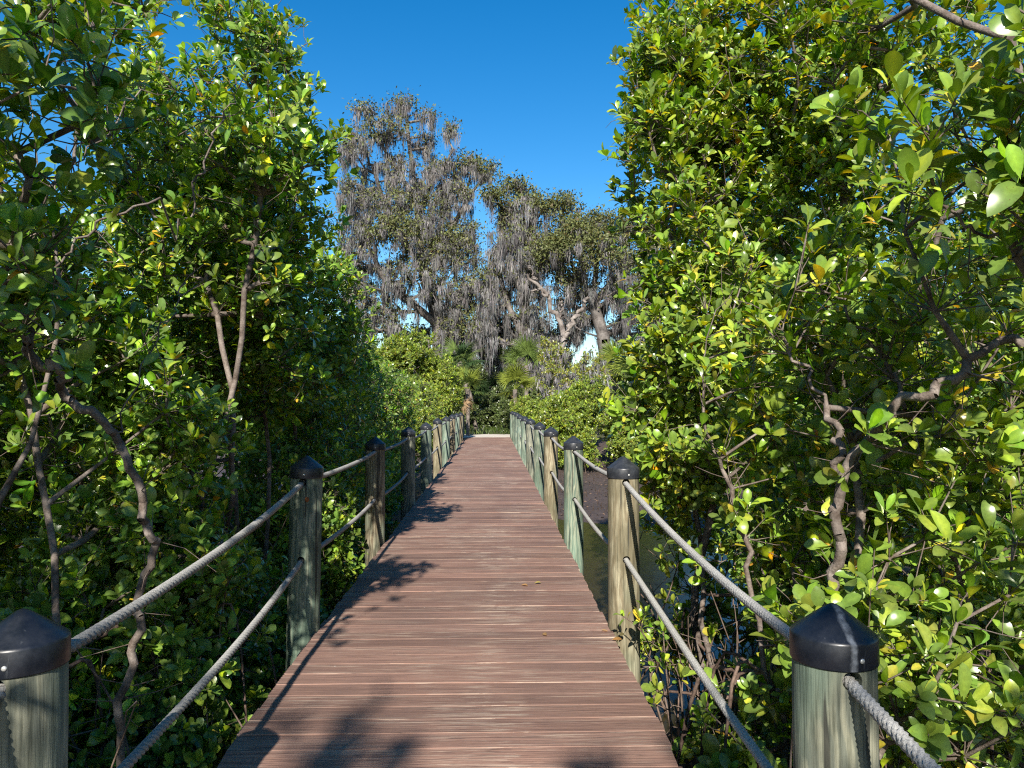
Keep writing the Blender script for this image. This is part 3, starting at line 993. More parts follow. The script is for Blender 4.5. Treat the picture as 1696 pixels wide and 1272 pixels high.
mangrove('broad dark mangrove behind the second post on the shady side, reaching the sky gap',
         [(-2.3, 6.0, 2.9, .95, 1.3, 1.6), (-2.0, 6.2, 1.2, .8, 1.1, 1.1), (-2.1, 5.2, 0.0, .75, .9, .9), (-2.3, 7.0, 4.4, .85, .9, 1.0, .85), (-3.9, 5.4, 1.3, 1.1, 1.1, 1.5), (-1.6, 5.6, 2.7, .45, 1.0, .9, .7), (-1.10, 4.9, 3.25, .25, .5, .32, .8), (-1.75, 4.4, -.5, .45, 1.0, .5), (-1.75, 6.2, -.3, .5, 1.2, .7), (-2.9, 5.0, -.3, .9, 1.2, .8), (-1.85, 4.75, 1.75, .5, .45, .7), (-2.0, 4.6, .5, .6, .5, .6)],
         12, 'left', 68, 0.09, 'near', 9, cut=-0.55, bare=.3, extra_inner=.22, roots=34, thicket=30, rmax=.020)
mangrove('mangrove with orange turning leaves behind the third post on the shady side',
         [(-2.25, 8.8, 2.3, 1.0, 1.3, 1.4), (-2.0, 8.4, 0.3, .8, 1.3, 1.1), (-1.6, 7.9, 2.3, .45, 1.0, .8, .7), (-1.8, 9.0, -.3, .55, 1.6, .7), (-3.2, 8.2, -.2, 1.0, 1.4, .8), (-3.4, 9.0, 3.0, 1.1, 1.3, 1.6), (-2.5, 8.6, 3.5, .75, .9, .8)],
         13, 'left', 70, 0.084, 'mid', 7, cut=-0.6, bare=.25, extra_inner=.3, roots=26, thicket=20, rmax=.022)
mangrove('lower mangrove behind the fourth post on the shady side',
         [(-2.5, 12.0, 1.5, 1.1, 1.5, 1.3), (-3.6, 12.2, 2.1, 1.3, 1.4, 1.4), (-2.2, 12.0, 0.0, .9, 1.6, .9), (-1.7, 11.0, .3, .5, 1.4, .8), (-4.0, 11, -.2, 1.3, 1.4, .8)],
         14, 'left', 60, 0.080, 'mid', 6, cut=-0.6, bare=.2, extra_inner=.3, roots=20)
mangrove('rounded mangrove behind the fifth and sixth posts on the shady side',
         [(-2.6, 16.0, 1.3, 1.3, 1.8, 1.3), (-1.9, 14.8, .2, .6, 1.6, .8), (-4.2, 16.2, 1.6, 1.6, 1.8, 1.5), (-2.7, 16.4, 0.0, 1.1, 1.6, .9)],
         15, 'left', 54, 0.085, 'far', 5, cut=-0.6, bare=.15, roots=14)
mangrove('bright low mangrove behind the seventh and eighth posts on the shady side',
         [(-2.8, 21.5, 1.0, 1.5, 2.2, 1.3), (-4.6, 21.8, 1.5, 1.8, 2.0, 1.5), (-3.0, 21.5, 0, 1.3, 2, .9)],
         16, 'lit', 56, 0.11, 'far', 5, cut=-0.6, bare=.15)
mangrove('bright rounded yellow green bush by the far end of the boardwalk, below the tallest oak',
         [(-2.7, 29.5, 1.9, 1.45, 1.9, 1.6), (-4.3, 30.5, 2.4, 1.6, 1.8, 1.6), (-2.4, 29.2, 0.6, 1.2, 1.8, 1.1), (-3.2, 29.6, 3.2, 1.2, 1.2, 1.1), (-1.7, 29.6, 2.0, .7, 1.2, 1.2)],
         17, 'lit', 62, 0.125, 'far', 6, cut=-0.45, bare=.15, ground=-.4)

near_r = [[P(1378, 1700, 3.0), P(1378, 1250, 3.0), P(1380, 1020, 3.0), P(1385, 900, 3.0), P(1400, 790, 3.0), P(1480, 690, 2.9), P(1560, 640, 2.8), P(1640, 590, 2.75), P(1750, 560, 2.7)],
          [P(1400, 790, 3.0), P(1395, 700, 3.1), P(1330, 600, 3.3), P(1290, 540, 3.4)],
          [P(1320, 1500, 3.6), P(1300, 1250, 3.6), P(1250, 1010, 3.7), P(1225, 840, 3.8), P(1180, 740, 3.9), P(1165, 640, 4.0), P(1185, 520, 4.2)],
          [P(1520, 690, 3.3), P(1480, 610, 3.4), P(1430, 540, 3.5), P(1335, 440, 3.6)],
          [P(1480, 610, 3.4), P(1560, 500, 3.4), P(1640, 470, 3.3)],
          [P(1770, 480, 2.3), P(1690, 410, 2.35), P(1580, 330, 2.4)]]
mangrove('sunlit mangrove with large glossy leaves overhanging the post with the scuffed cap',
         [(2.35, 3.2, 2.5, .75, .8, 1.1, .32), (2.0, 3.6, 1.4, .7, .8, .8, .8), (2.5, 3.1, 0.7, .75, .8, .8, .55), (1.75, 3.5, -0.15, .55, .9, .6, .45), (1.6, 4.2, -.55, .42, 1.0, .45), (2.4, 3.6, -.4, .8, .9, .6, .4), (1.7, 2.9, .3, .4, .5, .5, .7), (1.75, 2.15, 2.3, .3, .4, .5, .6), (2.6, 4.6, 3.7, .6, .6, .6, .4), (2.0, 3.9, .3, .6, .6, .7, .6)],
         21, 'right', 45, 0.100, 'near', 7, trimfn=lambda p: (p[:, 1] > 2.5) | (p[:, 2] > 1.5), limbs=near_r, cut=-0.3, bare=.5, extra_inner=.3, roots=60, thicket=32, rmax=.023, r0=.0036, nl=(6, 9))
mangrove('tall yellow green mangrove behind the second mudflat side post, edged by open sky',
         [(2.3, 5.9, 3.1, 1.1, 1.1, 1.4), (1.95, 5.6, 1.5, .8, 1.0, 1.0), (2.6, 6.3, 4.3, 1.2, 1.1, 1.0, .75), (2.15, 5.4, 0.3, .8, 1.0, .8), (1.9, 5.6, -.5, .7, 1.2, .5), (1.6, 5.3, 0.6, .42, .8, .6), (3.0, 5.0, -.2, 1.0, 1.0, .8), (3.6, 5.4, 2.6, 1.1, 1.1, 2.2), (1.85, 6.2, 4.2, .55, .7, .7)],
         22, 'right', 62, 0.095, 'near', 8, cut=-0.3, bare=.4, extra_inner=.22, roots=40, thicket=36)
mangrove('dense green mangrove on the mudflat side, right behind the tall yellow green one',
         [(4.2, 9.0, 2.0, 1.6, 1.8, 1.8), (3.4, 8.6, 3.4, 1.0, 1.2, 1.3), (5.6, 9.0, 3.6, 1.8, 1.6, 1.8), (4.6, 8.4, 0.2, 1.8, 1.4, 1.0), (7.2, 8.4, 2.2, 1.8, 1.6, 2.4)],
         23, 'left', 50, 0.085, 'mid', 8, cut=-0.6, bare=.2, extra_inner=.2, roots=20)
for k, (x, y, h, lab) in enumerate([(3.4, 27.5, 2.4, 'low bright mangrove at the edge of the mudflat, next to the far posts'),
                                    (6.2, 26.8, 2.3, 'wide bright mangrove on the far mudflat bank, second from the rope posts'),
                                    (9.6, 26.0, 2.5, 'bright mangrove on the far mudflat bank, half hidden by the tall yellow green one'),
                                    (13.5, 24.0, 2.8, 'mangrove at the head of the mudflat seen only through gaps in nearer leaves')]):
    mangrove(lab, [(x, y, 0.55, 1.9, 1.7, 1.05), (x + .5, y + .8, h - 1.15, 1.8, 1.8, 1.15), (x - .8, y + .3, h - 1.6, 1.3, 1.5, 1.0), (x, y - .5, -.1, 1.7, 1.3, .6)],
             31 + k, ['lit', 'lit', 'lit', 'left'][k], 60, 0.125, 'far', 6, cut=-0.45, bare=.2, roots=30, ground=-.95)
mangrove('yellowing shrub hung with grey moss on the bank behind the mudflat mangroves',
         [(3.4, 33.0, 2.4, 1.3, 1.2, .9, .7), (4.7, 33.4, 2.9, 1.2, 1.2, .9, .6), (2.9, 34, 3.4, .7, .7, .7, .6)], 41, 'yellow', 34, 0.11, 'far', 6, cut=-0.2, bare=.9, moss=170, ground=-.1)
mangrove('taller gold leaved shrub with grey bare twigs below the dead oak limb',
         [(3.2, 36.5, 4.0, 1.0, 1.0, .7, .7), (5.6, 36.5, 3.2, 1.5, 1.2, .7, .7), (4.0, 36.8, 2.4, 1.4, 1.2, .9, .5)], 42, 'yellow', 34, 0.12, 'far', 6, cut=-0.2, bare=.9, moss=130, ground=-.1)
mangrove('dark mangrove standing back on the shady side, behind the open grey limbed one',
         [(-6.0, 8.0, 1.2, 1.8, 1.6, 1.6), (-7.2, 7.4, 0.4, 1.8, 1.6, 1.3), (-4.8, 6.8, 0.2, 1.2, 1.4, 1.0), (-9.0, 9.0, 1.8, 2.2, 1.6, 2.0)], 43, 'left', 44, .09, 'mid', 7, bare=.2, roots=12)
mangrove('dark mangrove furthest back on the shady side, seen through gaps between nearer leaves',
         [(-6.4, 13.5, 1.5, 2.0, 1.8, 1.9), (-9.4, 14.0, 1.8, 2.2, 1.8, 2.2), (-12.5, 13.0, 1.8, 2.2, 1.8, 2.4), (-5.6, 19.0, 1.6, 2.2, 2.0, 1.8)], 44, 'left', 40, .10, 'far', 7, bare=.15)
mangrove('dark mangrove deep behind the overhanging large leaved one on the mudflat side',
         [(4.8, 5.6, 0.6, 1.2, 1.2, 1.4), (5.2, 5.0, 2.6, 1.1, 1.1, 1.6), (3.9, 4.8, 0.0, .9, 1.0, .9), (6.4, 6.0, 3.6, 1.2, 1.2, 1.4)], 45, 'left', 46, .088, 'mid', 6, bare=.35, roots=20)
mangrove('tall mangrove at the back of the mudflat side, closing the gap below the sky',
         [(9.5, 14.0, 2.0, 2.2, 1.8, 2.4), (12.5, 14.0, 2.4, 2.4, 1.8, 2.8), (7.4, 14.5, 1.2, 1.8, 1.6, 1.7)], 46, 'left', 40, .10, 'far', 7, bare=.15)
mangrove('small bright shrub hugging the mudflat side end of the boardwalk, below two fan palms',
         [(2.0, 33.2, .7, .85, .6, .75), (1.7, 33.3, 1.3, .6, .5, .55)], 47, 'lit', 60, .11, 'far', 3, cut=-.6, bare=.2, ground=-.05, name='shrub', cat='shrub')
# bushes beside and behind the viewer, on the same banks: they shade the near end of the boardwalk
mangrove('mangrove on the shady side before the first post, at the near end of the walk',
         [(-2.7, .6, 2.0, .9, 1.3, 1.3), (-2.4, -1.2, 1.6, 1.0, 1.3, 1.7), (-1.72, -.3, 3.9, .5, .8, .7, .35), (-1.75, 1.5, 2.4, .42, .8, .6, .5), (-3.6, 0, 2.4, 1.1, 1.5, 1.3), (-2.9, -2.5, 2.5, 1.1, 1.3, 1.5), (-1.10, 1.5, 3.05, .25, .5, .28, .7)], 51, 'left', 40, 0.09, 'mid', 6, bare=.1,
         trimfn=lambda p: (p[:, 0] < -1.12) | (p[:, 2] > 2.7))
mangrove('mangrove on the mudflat side before the first post, at the near end of the walk',
         [(2.6, .2, .9, .8, 1.2, 1.1), (2.6, -1.0, 2.0, 1.2, 1.3, 1.4), (4.4, -.8, 2.0, 1.2, 1.3, 1.5)], 52, 'right', 40, 0.09, 'mid', 5, bare=.1, trimfn=lambda p: (p[:, 0] > 1.4))


# ------------------------------------------------------------------ oaks with Spanish moss
def oak(name, label, d, base_px, trunk_px, limbs, blobs, seed, green=0.5, moss_len=(1.0, 3.0), density=1.0, cat='oak tree', shade_only=False, leafn=(36, 62)):
    """blobs: (px, py, rx, ry, depth offset, green share)"""
    rng = np.random.default_rng(seed)
    sc = d / F
    B, G = [], []
    for (px, py, rx, ry, dd, g) in blobs:
        c = P(px, py, d) + np.array([0, dd, 0])
        B.append((c[0], c[1], c[2], rx * sc, max(rx, ry) * sc * .8, ry * sc)); G.append(g)
    tips, tg = [], []
    for b, g in zip(B, G):
        n = int(density * 30 * (b[3] * b[5]) ** .8)
        u = unit(rng.normal(0, 1, (n, 3))); r = rng.uniform(0, 1, n) ** .38
        p = np.array(b[:3]) + u * r[:, None] * np.array(b[3:6]) * (1 + .22 * lump(u * 2, 2.5, seed))[:, None]
        tips.append(p); tg.append(np.full(n, g))
    tips = np.concatenate(tips); tg = np.concatenate(tg)
    base = P(*base_px, d); base[2] = -.15
    st = [{'pts': smooth_path([base] + [P(a, b, d) + np.array([0, dd, 0]) for (a, b, dd) in trunk_px], 26)}]
    for l in limbs:
        st.append({'pts': smooth_path([P(a, b, d) + np.array([0, dd, 0]) for (a, b, dd) in l], 14)})
    # limbs spring from the nearest trunk node
    off = 0
    nodes0 = st[0]['pts']
    for s in st[1:]:
        s['parent'] = int(np.argmin(np.linalg.norm(nodes0 - s['pts'][0], axis=1)))
    A, par, tf = grow(st, tips, rng, 0.9, .10, .25)
    R = radii(par, tf, 0.022, .44, .55)
    root = empty(name, (base[0], base[1], 0), label, cat, 'mossy oaks beyond the boardwalk')
    i = np.where(par >= 0)[0]
    mb = MB()
    shade = np.repeat(rng.uniform(.8, 1.25, (len(i), 1)), 3, 1)
    tubes(mb, A[par[i]], A[i], np.minimum(R[par[i]], R[i] * 1.6), R[i], 7, shade)
    mb.build('trunk', M_OAKBARK, root)
    t = np.where(tf)[0]
    tipp = A[t]
    # nearest blob's green share decides leaves against moss
    cen = np.array([b[:3] for b in B])
    nb = np.argmin(((tipp[:, None] - cen[None]) ** 2).sum(2), 1)
    gs = np.array(G)[nb]
    zrel = (tipp[:, 2] - cen[nb, 2]) / np.array([b[5] for b in B])[nb]
    cnt = (rng.integers(leafn[0], leafn[1], len(t)) * np.clip(gs * 1.5 + zrel * .5, .12, 2.0)).astype(int)
    idx = np.repeat(np.arange(len(t)), cnt)
    m = len(idx)
    off = rng.normal(0, .34, (m, 3)) * np.array([1, 1, .62]); off[:, 2] += .08
    col = palette(m, rng, 'oak', np.clip(rng.normal(1, .22, len(t)), .5, 1.6)[idx])
    mb = MB()
    leaves(mb, tipp[idx] + off, rng.normal(0, 1, (m, 3)) + np.array([0, 0, .2]), rng.normal(0, .8, (m, 3)) + np.array([0, -.3, .9]), rng.uniform(.13, .26, m), col, 'far', rng)
    mb.build('crown', M_OAKLEAF, root)
    pm = np.clip(.85 - gs * .8, .06, 1)
    sel = rng.uniform(0, 1, len(t)) < pm
    mb = MB()
    if sel.any(): moss_strands(mb, tipp[sel], rng, moss_len, 62, .16, (.008, .020))
    k = rng.choice(i, int(len(t) * .22))
    moss_strands(mb, A[k], rng, (moss_len[0] * .7, moss_len[1] * .8), 44, .17, (.008, .020), .8)
    mb.build('hanging_moss', M_MOSS, root)
    return root


oak('live_oak', 'tallest oak beyond the boardwalk, thin ragged crown draped in long grey moss', 50, (728, 720), [(730, 640, 0), (726, 540, 0), (700, 440, 0), (690, 330, 0), (676, 230, 0), (672, 180, 0)],
    [[(726, 540, 0), (690, 510, -1), (650, 480, -2), (620, 420, -2)], [(700, 440, 0), (740, 380, 1), (780, 310, 1)], [(700, 440, 0), (650, 370, -1), (620, 280, -1)], [(690, 330, 0), (730, 280, 0), (750, 245, 0)],
     [(690, 330, 0), (650, 270, 0), (610, 200, 0)]],
    [(606, 192, 20, 12, -1, .3), (664, 172, 24, 20, 0, .25), (705, 192, 18, 14, 0, .2), (640, 224, 46, 18, -1, .55), (700, 228, 24, 18, 1, .2), (745, 215, 14, 14, 0, .3), (770, 265, 36, 22, 1, .5), (806, 276, 18, 14, 1, .6), (600, 262, 26, 30, -2, .3),
     (655, 290, 60, 40, 0, .12), (725, 290, 40, 44, 1, .15), (590, 340, 24, 50, -2, .25), (640, 360, 44, 44, -2, .25), (700, 365, 46, 44, 0, .2), (756, 320, 30, 34, 1, .25), (665, 405, 46, 26, -3, .75), (740, 420, 44, 34, 0, .5), (610, 430, 40, 50, -2, .2),
     (690, 470, 60, 50, -2, .25), (620, 505, 30, 40, -1, .2), (745, 490, 36, 40, 0, .15), (760, 530, 40, 34, 1, .4), (735, 560, 30, 30, 0, .3), (780, 395, 18, 36, 1, .4), (742, 395, 36, 34, 1, .5), (780, 470, 22, 40, 1, .2), (775, 575, 26, 30, 2, .2), (650, 545, 30, 34, -1, .2), (690, 555, 26, 26, 2, .1), (600, 550, 26, 30, -1, .2), (590, 480, 20, 60, 0, .3)],
    101, moss_len=(.6, 2.1))
oak('live_oak', 'wide spreading oak with long curtains of grey moss, centred behind the sand path', 47, (872, 720), [(872, 640, 0), (868, 560, 0), (872, 470, 0), (880, 390, 0), (868, 330, 0)],
    [[(868, 560, 0), (840, 500, 0), (826, 440, 0), (830, 400, 0)], [(872, 470, 0), (910, 420, 0), (950, 370, 0)], [(880, 390, 0), (830, 340, 0), (815, 310, 0)]],
    [(852, 305, 26, 15, 0, .8), (815, 330, 20, 18, -1, .6), (888, 325, 34, 18, 1, .8), (930, 345, 32, 22, 0, .85), (860, 350, 44, 26, 0, .3), (842, 385, 26, 36, 0, .1), (885, 385, 40, 34, 1, .15), (945, 385, 36, 24, 0, .9), (850, 420, 44, 40, -1, .1), (812, 470, 20, 34, 0, .25),
     (815, 490, 30, 60, 0, .1), (870, 470, 44, 44, 0, .12), (845, 540, 44, 50, 1, .1), (885, 545, 36, 50, 0, .08), (790, 540, 20, 44, 2, .3), (910, 430, 40, 30, -2, .7), (820, 590, 34, 34, 3, .25), (890, 590, 34, 40, 1, .1), (930, 570, 30, 40, 2, .1), (850, 620, 40, 30, 4, .3)],
    102, moss_len=(.8, 2.6))
oak('live_oak', 'rounded olive green oak partly hidden by the tall yellow green mangrove', 45, (1010, 720), [(1005, 640, 0), (1000, 560, 0), (985, 500, 0), (990, 430, 0)],
    [[(1000, 560, 0), (960, 545, 0), (930, 520, 0)], [(985, 500, 0), (1040, 440, 0), (1080, 400, 0)], [(985, 500, 0), (950, 440, 0), (920, 410, 0)]],
    [(1000, 370, 44, 22, 0, .9), (960, 395, 40, 24, -1, .9), (1040, 385, 44, 30, 0, .8), (920, 420, 34, 24, -1, .9), (985, 430, 60, 30, -2, .75), (1050, 440, 44, 36, 0, .5), (940, 460, 40, 30, 0, .5), (1000, 485, 56, 34, 0, .1), (950, 500, 36, 30, 1, .1), (1045, 500, 40, 40, 0, .1),
     (1100, 400, 50, 40, 1, .8), (1110, 480, 50, 44, 1, .4), (985, 520, 30, 24, 1, .05), (1035, 545, 24, 20, 1, .05), (950, 540, 26, 30, 2, .1), (1075, 540, 30, 40, 1, .2)],
    103, moss_len=(.6, 1.9))


def dead_limb():
    r = empty('dead_tree', (P(930, 700, 43)[0], 43, 0), 'bare pale dead tree forking in front of the olive green oak', 'dead tree')
    mb = MB()
    d = 43
    for pts, r0, r1 in (([(922, 720), (925, 620), (931, 566), (929, 535), (917, 512), (908, 488), (890, 470), (872, 452)], .22, .08), ([(931, 568), (943, 540), (956, 524), (968, 508), (974, 490)], .20, .09), ([(905, 490), (893, 480), (882, 482)], .09, .04), ([(885, 462), (880, 446), (878, 438)], .07, .03),
                        ([(926, 526), (932, 505), (930, 490)], .08, .03)):
        p = smooth_path([P(a, b, d) for a, b in pts], 22)
        p += np.random.default_rng(3).normal(0, .07, p.shape)
        path_tube(mb, p, np.linspace(r0, r1, 22), 9, (1.7, 1.65, 1.6))
    mb.build('trunk', M_OAKBARK, r)


dead_limb()


# ------------------------------------------------------------------ palms
def fan_mesh(seed, tone, R=1.0):
    """one palmate frond: stalk along +X then a folded fan of narrow drooping segments"""
    rng = np.random.default_rng(seed)
    mb = MB()
    pet = smooth_path([(0, 0, 0), (.4 * R, 0, .10 * R), (.8 * R, 0, .10 * R)], 8)
    path_tube(mb, pet, np.linspace(.016, .010, 8), 4, np.array(tone) * 1.1)
    n = 34
    ang = np.linspace(-2.25, 2.25, n) + rng.normal(0, .03, n)
    c = np.array([.8 * R, 0, .10 * R])
    for k, a in enumerate(ang):
        L = R * (0.95 - .20 * abs(a) / 2.25) * rng.uniform(.85, 1.1)
        dv = np.array([math.cos(a), math.sin(a), .18 * math.cos(a) - .10])
        sd = np.array([-math.sin(a), math.cos(a), 0])
        droop = rng.uniform(.25, .6)
        rows = []
        for f, w in ((0.02, .008), (.45, .026), (.75, .016), (1, .001)):
            p = c + dv * L * f - np.array([0, 0, 1]) * droop * L * max(0, f - .25) ** 2
            up = np.array([0, 0, .014 * (1 - f)])
            rows += [p - sd * w * R, p + up, p + sd * w * R]
        q = []
        for s in range(3):
            b = 3 * s
            q += [(b, b + 1, b + 4, b + 3), (b + 1, b + 2, b + 5, b + 4)]
        mb.add(rows, q, None, np.array(tone) * rng.uniform(.75, 1.3))
    return mb.mesh('frond', M_FAN, smooth=False)


FANS = {k: [fan_mesh(200 + 7 * j + i, c) for i in range(2)] for j, (k, c) in enumerate({'bright': (.22, .26, .04), 'mid': (.12, .17, .04), 'dark': (.035, .065, .022), 'dry': (.30, .20, .11)}.items())}


def palm(label, px, py, d, tones, n, size, trunk_r=0.13, seed=0, dry=0, lean=0.0, name='fan_palm', spread=(-.35, 1.25), group=None):
    rng = np.random.default_rng(seed)
    c = P(px, py, d)
    root = empty(name, (c[0] + lean, c[1], -.05), label, 'palm', group)
    o0 = np.array(root.location)
    mb = MB()
    top = c - o0
    pts = smooth_path([(0, 0, -.2), (-lean * .4, 0, top[2] * .5), tuple(top)], 14)
    rr = trunk_r * (1 + .12 * np.sin(np.arange(14) * 2.2))
    path_tube(mb, pts + o0, rr, 10, (1, 1, 1))
    mb.build('trunk', M_PALMBARK, root)
    for k in range(n + dry):
        isdry = k >= n
        me = FANS['dry' if isdry else tones[int(rng.integers(len(tones)))]][int(rng.integers(2))]
        f = bpy.data.objects.new('dry_frond' if isdry else 'frond', me); COL.objects.link(f); f.parent = root
        f.location = [float(v) for v in top]
        el = rng.uniform(-1.45, -1.1) if isdry else rng.uniform(*spread)
        f.rotation_euler = (rng.normal(0, .25), -el, k * 2.4 + rng.uniform(-.3, .3))
        s = size * rng.uniform(.8, 1.12)
        f.scale = (s, s * .4, s) if isdry else (s, s, s)
    return root


palm('small bright fan palm with hanging dry fronds beside the bright rounded bush', 775, 645, 34, ['bright', 'mid'], 11, .72, .09, 61, dry=2)
palm('taller fan palm with a bare grey trunk where the sand path meets the trees', 760, 600, 39, ['mid', 'dark'], 13, .95, .15, 62, lean=.95, dry=3)
palm('low fan palm deep in the dark gap at the end of the sand path', 822, 650, 46, ['dark'], 14, 1.2, .16, 63)
palm('tall dark fan palm in front of the moss curtains above the sand path', 828, 575, 50, ['dark'], 24, 1.35, .16, 64, dry=1)
palm('bright fan palm leaning over the path behind the farthest posts on the mudflat side', 853, 645, 34, ['bright'], 11, .85, .10, 65, dry=1)
palm('upright yellow green fan palm behind the grey moss shrub', 872, 605, 37, ['mid'], 12, .95, .11, 66, spread=(.3, 1.45))
palm('olive fan palm standing clear behind the bank on the mudflat side', 1020, 612, 35, ['mid', 'bright'], 15, 1.05, .12, 67, spread=(-.1, 1.35))
palm('shorter fan palm half covered by the tall sunlit mangrove', 1052, 628, 33, ['mid', 'bright'], 13, 1.0, .12, 68, spread=(-.1, 1.35))

# shrubs below the oaks, with shade put into their dark leaf colour
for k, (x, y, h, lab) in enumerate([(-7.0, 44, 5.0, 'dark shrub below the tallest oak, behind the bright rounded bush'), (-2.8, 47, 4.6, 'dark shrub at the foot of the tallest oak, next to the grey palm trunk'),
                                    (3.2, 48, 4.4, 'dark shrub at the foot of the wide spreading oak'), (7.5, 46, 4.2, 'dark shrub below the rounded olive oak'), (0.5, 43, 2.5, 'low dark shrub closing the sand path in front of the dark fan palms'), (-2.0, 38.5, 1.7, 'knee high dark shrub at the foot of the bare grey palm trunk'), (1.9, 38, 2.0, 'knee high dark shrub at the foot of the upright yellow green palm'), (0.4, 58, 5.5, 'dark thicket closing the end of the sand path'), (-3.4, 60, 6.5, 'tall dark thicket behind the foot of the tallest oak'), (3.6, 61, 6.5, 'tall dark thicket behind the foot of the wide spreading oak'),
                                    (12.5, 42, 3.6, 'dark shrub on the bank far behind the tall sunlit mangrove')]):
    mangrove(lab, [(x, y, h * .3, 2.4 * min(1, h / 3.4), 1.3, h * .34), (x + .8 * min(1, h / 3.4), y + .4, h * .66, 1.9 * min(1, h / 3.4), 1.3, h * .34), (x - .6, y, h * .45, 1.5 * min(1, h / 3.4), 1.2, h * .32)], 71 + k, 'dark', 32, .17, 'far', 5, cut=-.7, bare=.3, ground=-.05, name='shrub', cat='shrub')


def far_woods():
    rng = np.random.default_rng(91)
    mb = MB()
    n = 60
    xs = np.linspace(-60, 70, n)
    for x in xs:
        y = rng.uniform(82, 100); h = rng.uniform(5.2, 8.0)
        m = 520
        u = unit(rng.normal(0, 1, (m, 3))); r = rng.uniform(0, 1, m) ** .4
        p = np.array([x + rng.normal(0, 1), y, h * .45]) + u * r[:, None] * np.array([2.4, 2, h * .55])
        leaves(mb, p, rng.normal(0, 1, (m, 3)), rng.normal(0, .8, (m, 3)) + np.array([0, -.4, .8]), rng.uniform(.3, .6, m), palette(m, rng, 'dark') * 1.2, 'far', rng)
    tag(mb.build('woods', M_LEAF_FAR), 'low far woods seen under the oak branches', 'woods', kind='stuff')
    mb = MB()
    m = 2600
    p = np.stack([rng.uniform(-2.6, 3.2, m), rng.uniform(35.2, 46, m), np.full(m, -.06)], 1)
    leaves(mb, p, rng.normal(0, .35, (m, 3)) + np.array([0, 0, 1]), rng.normal(0, 1, (m, 3)), rng.uniform(.12, .38, m), palette(m, rng, 'dark') * 1.2, 'far', rng, .22)  # blades darkened in colour to stand for shade on the grass
    tag(mb.build('grass', M_LEAF_FAR), 'ragged grass past the sand path', 'grass', kind='stuff')

    mb = MB()
    m = 5000
    p = np.stack([rng.uniform(-9, 13, m), rng.uniform(14.2, 27, m), np.zeros(m)], 1)
    p[:, 2] = ground_h(p[:, 0], p[:, 1]) + .012
    leaves(mb, p, rng.normal(0, 1, (m, 3)) * np.array([1, 1, .15]), rng.normal(0, .3, (m, 3)) + np.array([0, 0, 1]), rng.uniform(.04, .12, m), np.array([0.10, .065, .045]) * rng.uniform(.4, 2.2, (m, 1)), 'far', rng)
    n = 900
    a = np.stack([rng.uniform(1.2, 13, n), rng.uniform(16, 27, n), np.zeros(n)], 1); a[:, 2] = ground_h(a[:, 0], a[:, 1]) - .02
    tubes(mb, a, a + np.stack([rng.normal(0, .03, n), rng.normal(0, .03, n), rng.uniform(.06, .2, n)], 1), .010, .005, 4, (.07, .05, .04))
    tag(mb.build('leaf_litter', M_LITTER), 'dead leaves and stubby breathing roots on the mud', 'leaf litter', kind='stuff')


far_woods()


# tall trees behind the viewer whose tops throw the soft shade over the near boards
def shade_tree(label, blobs, seed):
    rng = np.random.default_rng(seed)
    tips = sample_blobs(blobs, 26, rng, .35, 1.4, -.6, seed)
    st = stem_set(blobs, rng, 3, -.35)
    A, par, tf = grow(st, tips, rng, .5)
    R = radii(par, tf, .006, rmax=.16)
    c0 = np.mean([b[:3] for b in blobs], 0)
    root = empty('tree', (c0[0], c0[1], -.35), label, 'tree')
    i = np.where(par >= 0)[0]
    mb = MB(); tubes(mb, A[par[i]], A[i], np.minimum(R[par[i]], R[i] * 1.6), R[i], 5); mb.build('trunk', M_BARK, root)
    t = np.where(tf)[0]
    mb = MB(); rosettes(mb, A[t], unit(A[t] - c0 + np.array([0, 0, 1.5])), rng, 'far', 'left', .20, (6, 10)); mb.build('crown', M_LEAF_FAR, root)


shade_tree('tree behind the near end of the walk on the shady side', [(-2.0, -8.4, 5.9, 1.3, 1.1, 1.7), (-4.6, -8.2, 5.8, 1.8, 1.3, 2.0), (-3.2, -8.6, 4.6, 2.2, 1.4, 1.6)], 95)
shade_tree('tree behind the near end of the walk on the mudflat side', [(0.0, -8.6, 5.95, .85, 1.1, 1.95), (1.7, -8.5, 5.0, 1.2, 1.3, 1.9), (3.6, -8.5, 4.6, 1.6, 1.3, 1.6)], 96)


# ------------------------------------------------------------------ small things
def fallen_leaf(px, py, L, yaw, col, label, roll=0.3, group=None):
    d = 1845.0 / (py - VY)
    p = P(px, py, d); p[2] = 0.008
    rng = np.random.default_rng(int(px))
    mb = MB()
    leaves(mb, p[None], np.array([[math.cos(yaw), math.sin(yaw), .10]]), np.array([[0, -roll, 1.]]), np.array([L]), np.array([col]), 'near', rng)
    o = mb.build('fallen_leaf', M_LEAF_FAR, None, origin=p)
    tag(o, label, 'leaf', group)


fallen_leaf(1012, 1060, .075, .3, (.28, .10, .035), 'largest dry russet leaf lying at the board ends by the second mudflat side post', .5)
fallen_leaf(1026, 1054, .06, 1.0, (.07, .025, .015), 'curled dark brown leaf lying against the largest russet one', .8)
fallen_leaf(994, 1044, .05, .1, (.52, .30, .16), 'pale tan leaf lying on the boards just inward of the russet ones', .2)
fallen_leaf(905, 1052, .045, 2.0, (.25, .10, .04), 'small curled brown leaf lying alone on the mid boards', .9)
fallen_leaf(884, 966, .06, .1, (.40, .33, .05), 'small yellow leaf lying flat on the boards beyond the brown curl', .1)
fallen_leaf(862, 969, .06, -.2, (.40, .18, .07), 'thin orange brown leaf lying beside the small yellow leaf', .2)


